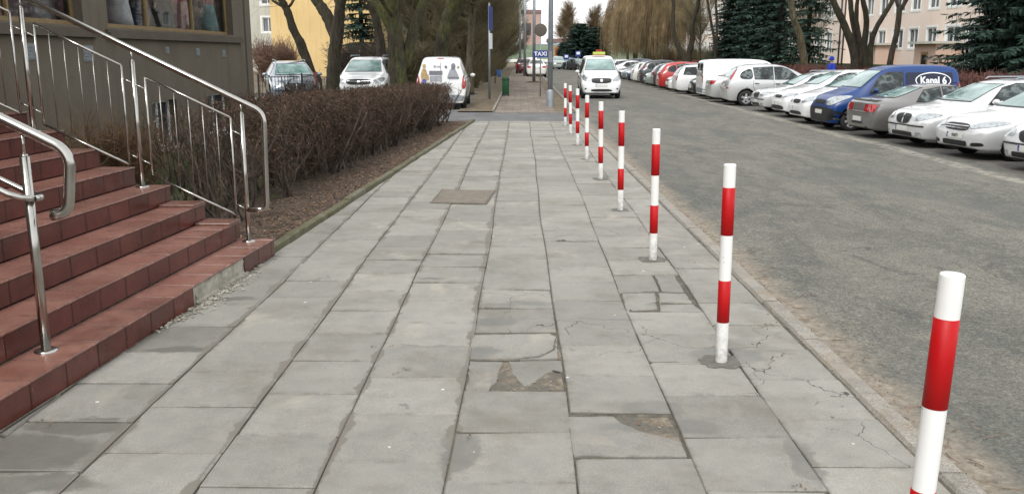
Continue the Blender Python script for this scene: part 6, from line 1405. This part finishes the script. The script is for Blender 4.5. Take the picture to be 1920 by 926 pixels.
def block(label, origin, rz, length, storeys, sh, z0, cols, mats, grp, balc=None, depthb=11, small=None, plinth=None):
    """cols: list of (u, key)"""
    t = thing('apartment_building', label, 'building', origin, rz, grp); T = Matrix.Identity(4); holes = []; wins = []
    for s in range(storeys):
        for u, key in cols:
            wd, ht, _ = key; z = z0 + s * sh + (0 if key[1] > 1 else -1.15)
            if z < .6: continue
            holes.append((u, u + wd, z, z + ht)); wins.append((u, z, key))
    H_ = z0 + storeys * sh
    mb = MB(); wall_holes(mb, 0, length, -.2, H_, holes, T, .26)
    for q in (((0, 0, -.2), (0, 0, H_), (0, depthb, H_), (0, depthb, -.2)), ((length, 0, -.2), (length, depthb, -.2), (length, depthb, H_), (length, 0, H_)), ((0, depthb, -.2), (0, depthb, H_), (length, depthb, H_), (length, depthb, -.2))): mb.poly(q)
    mb.build('wall', [mats[0], mats[1]], t)
    mb = MB(); mb.box((-.3, -.4, H_), (length + .3, depthb + .3, H_ + .35)); mb.build('roof', M['galv'], t)
    rm = MB(); rm.box((.1, .5, 0), (length - .1, .52, H_ - .2)); rm.build('room_interior', M['curtain'], t)
    for i, (u, z, key) in enumerate(wins):
        a, b = WM[key]; w_ = link('window', a, t); w_.location = (u, .02, z); g_ = link('pane', b, w_)
    if balc:
        for s in range(storeys):
            for u, wd in balc:
                b = MB(); z = z0 + s * sh - 1.0; b.box((u, -.9, z), (u + wd, -.86, z + 1.05)); b.box((u, -.86, z), (u + wd, 0, z + .12), 1); b.box((u, -.86, z + .12), (u + .04, 0, z + 1.0), 1); b.box((u + wd - .04, -.86, z + .12), (u + wd, 0, z + 1.0), 1); b.build('balcony', [M['redpanel'], M['creamwall']], t)
    return t
RZR = R(-90)     # wall faces -X : local u -> -Y, inwards -> +X
def rot_block(label, x, yfar, length, cols, grp='salmon pink flats behind the parked cars'):
    return block(label, (x, yfar, -.1), RZR, length, 4, 3.1, 2.42, cols, (M['pink'], M['winframe']), grp)
W1, W2, W3 = (1.75, 1.6, 1), (2.15, 1.6, 1), (.8, .8, 0)
def wcols(n, start, pitch, small=()):
    out = []
    for i in range(n): out.append((start + i * pitch, W2 if i % 3 == 2 else W1))
    for u in small: out.append((u, W3))
    return out
rot_block('salmon pink block of flats nearest the great fir, with white framed windows', 33.0, 90.5, 40, wcols(11, 1.2, 3.4))
rot_block('salmon pink block of flats behind the spruces, set slightly forward', 31.4, 126.5, 35.8, wcols(10, 1.2, 3.3))
rot_block('farthest salmon pink block of flats behind the willows', 33.6, 212, 85, wcols(24, 1.2, 3.45))
# porches and the terrace wall before them
for (x, y, l) in ((31.2, 83.4, 'salmon porch with flat canopy left of the many-stemmed tree'), (31.2, 71.6, 'salmon porch with flat canopy right of the many-stemmed tree')):
    t = thing('entrance_porch', l, 'porch', (x, y, -.1), 0, 'porches of the pink flats'); mb = MB(); mb.box((0, -1.9, 0), (1.79, 1.9, 2.7)); mb.build('wall', M['pinkdark'], t)
    mb = MB(); mb.box((-.45, -2.2, 2.7), (1.79, 2.2, 2.88)); mb.build('canopy', M['creamwall'], t); mb = MB(); mb.box((-.03, -.6, 0), (-.003, .6, 2.1)); f = mb.build('door', M['wood'], t); mb = MB(); mb.box((-.04, -.4, .9), (-.031, .4, 1.9)); mb.build('pane', M['winpane'], f)
t = thing('terrace_wall', 'low mossy grey wall along the foot of the pink flats', 'wall', (28.6, 60, -.1)); mb = MB(); mb.box((0, -14, 0), (.3, 34, 1.05)); mb.build('wall', simple('mossy_wall', (.10, .11, .08), .9, var=.4, scale=1.5, world=True), t); mb = MB(); mb.box((-.05, -14, 1.05), (.35, 34, 1.13)); mb.build('coping', simple('mossy_coping', (.12, .14, .06), .9, var=.3, world=True), t)
# cream block with red balconies, facing the camera
cols = [(u, (1.25, 1.5, 1)) for u in (1.6, 5.1, 8.6, 12.8, 16.3, 19.8, 24.0, 27.5)]
block('cream block of flats with red balcony panels, seen left of the leaning trunk', (-36, 98, 0), 0, 31, 6, 2.85, 1.25, cols, (M['creamwall'], M['winframe']), None, balc=[(3.4, 1.5), (10.6, 1.8), (14.9, 1.3), (21.8, 1.8)])
t = thing('yellow_building', 'plain ochre-yellow gable end showing between two dark trunks', 'building', (-21.1, 78, 0)); mb = MB(); mb.box((0, 0, -.1), (8.3, 12, 12)); mb.build('wall', M['yellowwall'], t)
mb = MB(); mb.box((-.25, -.25, 12), (8.55, 12.3, 12.3)); mb.build('roof', M['brownroof'], t)
block('cream block of flats with red balcony panels, seen through the mossy V tree', (-17.0, 112, 0), 0, 13, 6, 2.85, 1.25, [(u, (1.25, 1.5, 1)) for u in (1.2, 4.6, 8.6)], (M['creamwall'], M['winframe']), None, balc=[(2.9, 1.3), (6.2, 1.6), (10.4, 1.6)])
# far end of the street
mb = MB(); prof = [(199, -.2), (203, .7), (212, 3.2), (220, 3.9), (262, 4.2), (300, 3.0)]
for i in range(len(prof) - 1):
    for x0, x1 in ((-140, -20), (-20, 0), (0, 10), (10, 40), (40, 180)): mb.poly([(x0, prof[i][0], prof[i][1]), (x1, prof[i][0], prof[i][1]), (x1, prof[i + 1][0], prof[i + 1][1]), (x0, prof[i + 1][0], prof[i + 1][1])], smooth=True)
tag(mb.build('embankment', M['bank']), kind='structure')
t = thing('far_barrier', 'low white barrier running along the foot of the green bank', 'barrier', (10, 197.5, -.1)); mb = MB(); mb.box((-45, 0, .25), (60, .15, .85)); mb.build('rail', M['winframe'], t)
for i in range(30):
    mb = MB(); mb.box((-45 + i * 3.6, .15, 0), (-44.85 + i * 3.6, .3, .9)); mb.build('post', M['galv'], t)
def far_house(label, x, y, z, w_, d, h, wallm, roofm, pitch=1.2, grp=None):
    t = thing('distant_building', label, 'building', (x, y, z), 0, grp); mb = MB(); mb.box((0, 0, -1), (w_, d, h)); mb.build('wall', wallm, t)
    mb = MB(); a = .3; mb.poly([(-a, -a, h), (w_ + a, -a, h), (w_ + a, d / 2, h + pitch), (-a, d / 2, h + pitch)]); mb.poly([(-a, d / 2, h + pitch), (w_ + a, d / 2, h + pitch), (w_ + a, d + a, h), (-a, d + a, h)]); mb.poly([(-a, -a, h), (-a, d / 2, h + pitch), (-a, d + a, h)]); mb.poly([(w_ + a, -a, h), (w_ + a, d + a, h), (w_ + a, d / 2, h + pitch)]); mb.build('roof', roofm, t)
    for i in range(int(w_ / 3)):
        mb = MB(); mb.box((1 + i * 3, -.06, h * .35), (2.2 + i * 3, -.003, h * .7)); mb.build('window', M['winpane'], t)
    return t
far_house('tall pinkish building beyond the bank, beside the round sign', .3, 236, 3.5, 4.6, 9, 8.5, simple('far_pink', (.42, .28, .24), .9, var=.1), M['brownroof'], 1.0)
far_house('low brown-roofed building beyond the green bank, right of the lamp post', 7.0, 240, 4.2, 13, 8, .6, simple('far_white', (.6, .62, .6), .9, var=.1), M['brownroof'], 1.0)
far_house('pale flat building on the bank behind the taxi sign', 3.6, 232, 3.2, 9, 6, .9, simple('far_grey', (.45, .46, .46), .9, var=.1), M['galv'], .3)
far_house('pale long building on the bank below the pollarded trees', 13.0, 250, 4.2, 30, 8, 1.3, simple('far_cream', (.62, .62, .56), .9, var=.1), M['brownroof'], 1.0)

# ---------------------------------------------------------------- posts and signs
def post_thing(name, label, cat, px_, Yv, h, r, m, grp=None, lean=0, z=0.0):
    g = gz(*px_, 0); t = thing(name, label, cat, (g.x, g.y, z), 0, grp); mb = MB(); mb.tube([(0, 0, -.05), (lean * h, 0, h)], [r, r * .8], 12); mb.build('pole', m, t); return t, g
t, g = post_thing('lamp_post', 'tall grey street lamp post right of the taxi sign', 'lamp post', (1031, 200), 0, 8.6, .098, M['galv'], None, .0018)
mb = MB(); mb.lathe([(.13, 0), (.13, .55), (.10, .62)], (0, 0, -.02), 14); mb.build('base_sleeve', M['galv'], t)
mb = MB(); mb.box((-.06, -.115, 1.55), (.06, -.09, 1.95)); mb.build('hatch', M['print_dark'], t)
mb = MB(); mb.tube([(.015, 0, 8.5), (.2, 0, 8.9), (.9, 0, 9.1), (1.6, 0, 9.15)], .04, 8); mb.build('arm', M['galv'], t); mb = MB(); mb.prism(smoothpoly([(1.4, -.14), (2.1, -.12), (2.2, 0), (2.1, .12), (1.4, .14)], 1), 9.1, 9.22); mb.build('lamp_head', M['galv'], t)
t, g = post_thing('lamp_post', 'slimmer grey lamp post in a patch of bare soil farther down the pavement', 'lamp post', (1001, 155), 0, 8.5, .11, M['galv'])
mb = MB(); mb.lathe([(.001, .10), (.3, .08), (.62, .01)], (0, 0, 0), 14); mb.build('soil_mound', M['soil'], t); mb = MB(); mb.tube([(0, 0, 8.4), (.2, 0, 8.8), (1.5, 0, 9.05)], .04, 8); mb.build('arm', M['galv'], t); mb = MB(); mb.box((1.4, -.13, 8.98), (2.1, .13, 9.1)); mb.build('lamp_head', M['galv'], t)
for (u, v, l) in ((984, 143, 'thin grey lamp post beside the maroon hatchback'), (975, 137, 'farthest lamp post at the left kerb')):
    t, g = post_thing('lamp_post', l, 'lamp post', (u, v), 0, 8.5, .12, M['galv']); mb = MB(); mb.tube([(0, 0, 8.4), (.2, 0, 8.8), (1.5, 0, 9.05)], .05, 6); mb.build('arm', M['galv'], t)
t, g = post_thing('taxi_sign', 'blue TAXI plate and dark round sign on a thin post', 'sign', (1013, 181), 0, 3.55, .03, M['galv'])
M['signblue'] = simple('sign_blue', (.012, .035, .22), .4, var=.04); M['signback'] = simple('sign_back_brown', (.10, .085, .07), .6, var=.15); M['signgreen'] = simple('sign_rim_dark_green', (.03, .06, .03), .6)
mb = MB(); mb.box((-.32, -.045, 1.70), (.32, -.03, 2.00)); pl = mb.build('plate', M['signblue'], t)
tm_ = text_mesh('TAXI', .255, .006); bm = bmesh.new(); bm.from_mesh(tm_)
for q in bm.verts: q.co = Vector((q.co.x, -.049, 1.845 + q.co.y))
m2 = bpy.data.meshes.new('lettering'); bm.to_mesh(m2); bm.free(); m2.materials.clear(); m2.materials.append(M['letter']); link('lettering', m2, pl)
mb = MB(); mb.lathe([(.001, -.045), (.255, -.045), (.265, -.042), (.265, -.034), (.001, -.034)], (0, 0, 2.87), 28, 0, 'Y'); rs = mb.build('round_sign', M['signback'], t)
mb = MB(); mb.lathe([(.266, -.046), (.28, -.046), (.28, -.033), (.266, -.033)], (0, 0, 2.87), 28, 0, 'Y'); mb.build('rim', M['signgreen'], rs)
t, g = post_thing('sign_post', 'grey post with narrow edge-on blue and white sign plates left of the pavement', 'sign', (918, 186), 0, 3.9, .05, M['galv'])
mb = MB(); a = R(78); Mx = Matrix.Rotation(a, 4, 'Z'); mb.box((-.30, -.075, 2.80), (.30, -.055, 3.75), 0, Mx); mb.build('blue_plate', M['signblue'], t); mb = MB(); mb.box((-.22, -.08, 2.05), (.22, -.06, 2.68), 0, Mx); mb.build('white_plate', M['letter'], t)
# thin pair of dark poles on the right
for du, l in ((0, 'left of two thin dark poles before the pink flats'), (7, 'right of two thin dark poles before the pink flats')):
    g = gy(1570 + du, 130, 47); t = thing('thin_pole', l, 'pole', (g.x, 47, -.1), 0, 'thin dark poles'); mb = MB(); mb.tube([(0, 0, -.05), (0, 0, 5.5)], .045, 8); mb.build('pole', simple('dark_steel', (.03, .02, .02), .6), t)
# small blue parking signs at the bend
for (u, v, Y, l) in ((1084, 101, 105, 'blue parking sign on a thin post over the far cars'), (1062, 107, 112, 'second blue sign over the far cars, left of the first')):
    g = gy(u, v, Y); t = thing('parking_sign', l, 'sign', (g.x, Y, -.1), 0, 'blue signs at the bend'); mb = MB(); mb.tube([(0, 0, 0), (0, 0, g.z + .1)], .04, 8); mb.build('pole', M['galv'], t); mb = MB(); mb.box((-.32, -.06, g.z - .25), (.32, -.05, g.z + .40)); mb.build('plate', M['signblue'], t); mb = MB(); mb.box((-.2, -.07, g.z + .0), (.2, -.061, g.z + .3)); mb.build('symbol', M['letter'], t)
t = thing('information_board', 'orange-red narrow board standing on the green bank', 'board', (gy(1043, 110, 190).x, 190, -.1)); mb = MB(); mb.box((-.35, -.05, .8), (.35, .05, 3.4)); mb.build('panel', simple('orange_board', (.5, .12, .04), .6), t); mb = MB(); mb.tube([(0, .1, 0), (0, .1, 3.3)], .05, 6); mb.build('post', M['galv'], t)
# bins
g = gz(948, 180, 0); t = thing('waste_bin', 'dark green cylindrical litter bin on the left edge of the far pavement', 'bin', (g.x, g.y, 0)); M['bingreen'] = simple('bin_green', (.012, .085, .03), .5, var=.15)
mb = MB(); mb.lathe([(.14, .06), (.16, .09), (.165, .80), (.150, .84), (.13, .84), (.125, .5), (.001, .5)], (0, 0, 0), 24); mb.build('body', M['bingreen'], t); mb = MB(); mb.lathe([(.175, 0), (.175, .05), (.14, .07)], (0, 0, 0), 24); mb.build('base', M['black'], t); mb = MB(); mb.lathe([(.166, .68), (.172, .69), (.172, .73), (.166, .74)], (0, 0, 0), 24); mb.build('band', M['black'], t)
g = gz(936, 157, 0); t = thing('waste_bin', 'small blue litter bin hung on a short dark post at the verge', 'bin', (g.x, g.y, 0)); mb = MB(); mb.tube([(-.26, 0, 0), (-.26, 0, 1.0)], .03, 8); mb.build('post', M['black'], t)
mb = MB(); mb.lathe([(.11, .42), (.17, .86), (.15, .86), (.10, .46), (.001, .46)], (0, 0, 0), 18); mb.build('bucket', simple('bin_blue', (.012, .09, .30), .45, var=.1), t)
# black fence in front of the blue silver car
def fence(A, B, label, hgt=.95):
    A = Vector(A); B = Vector(B); L = (B - A).length; rz = math.atan2(B.y - A.y, B.x - A.x); t = thing('metal_fence', label, 'fence', (*A, 0), rz, 'black bar fences at the parking lot')
    n = int(L / .11)
    for z in (.12, hgt - .05): mb = MB(); mb.box((0, -.012, z), (L, .012, z + .03)); mb.build('rail', M['black'], t)
    for i in range(min(n, 95)): mb = MB(); mb.box((i * .11 + .02, -.008, .05), (i * .11 + .036, .008, hgt)); mb.build('bar', M['black'], t)
    for i in range(int(L / 2) + 1): mb = MB(); mb.box((i * 2.0 - .025, -.026, 0), (i * 2.0 + .025, .026, hgt + .08)); mb.build('post', M['redpanel'] if i == 1 else M['black'], t)
a_ = gy(484, 150, 30.6); b_ = gy(562, 150, 31.4); c_ = gy(598, 150, 34.0)
fence((a_.x, 30.6), (b_.x, 31.4), 'black bar fence with one red post before the blue silver car', 1.12); fence((b_.x + .05, 31.5), (c_.x, 34.0), 'shorter black bar fence length slanting back beside the blue silver car', 1.12)
# person behind the parked cars
g = gy(1547, 130, 43.5); 
t = thing('person', 'person in a bright blue jacket and blue cap walking behind the parked cars', 'person', (g.x + .3, 43.5, -.12), R(100)); b = body0.copy(); C.objects.link(b); b.parent = t
blu = cloth('bright_blue_cloth', (.02, .05, .42)); M['face'] = M['skin']
mb = MB(); mb.lathe([(.18, .82), (.20, 1.0), (.19, 1.2), (.21, 1.38), (.19, 1.46), (.09, 1.54)], (0, 0, 0), 16); mb.tube([(.17, 0, 1.42), (.27, -.02, 1.15), (.25, .08, .90)], [.08, .065, .055], 10); mb.tube([(-.17, 0, 1.42), (-.27, -.02, 1.15), (-.26, .04, .88)], [.08, .065, .055], 10); mb.build('jacket', blu, t)
mb = MB(); mb.lathe([(.112, 1.68), (.118, 1.74), (.10, 1.82), (.05, 1.86), (.001, 1.87)], (0, .02, 0), 16); mb.prism([(-.09, .10), (.09, .10), (.07, .22), (-.07, .22)], 1.70, 1.72); mb.build('cap', blu, t)
mb = MB()
for s_ in (-1, 1): mb.tube([(s_ * .09, 0, .92), (s_ * .105, .01, .5), (s_ * .115, 0, .07)], [.11, .085, .075], 12)
mb.build('trousers', cb, t)
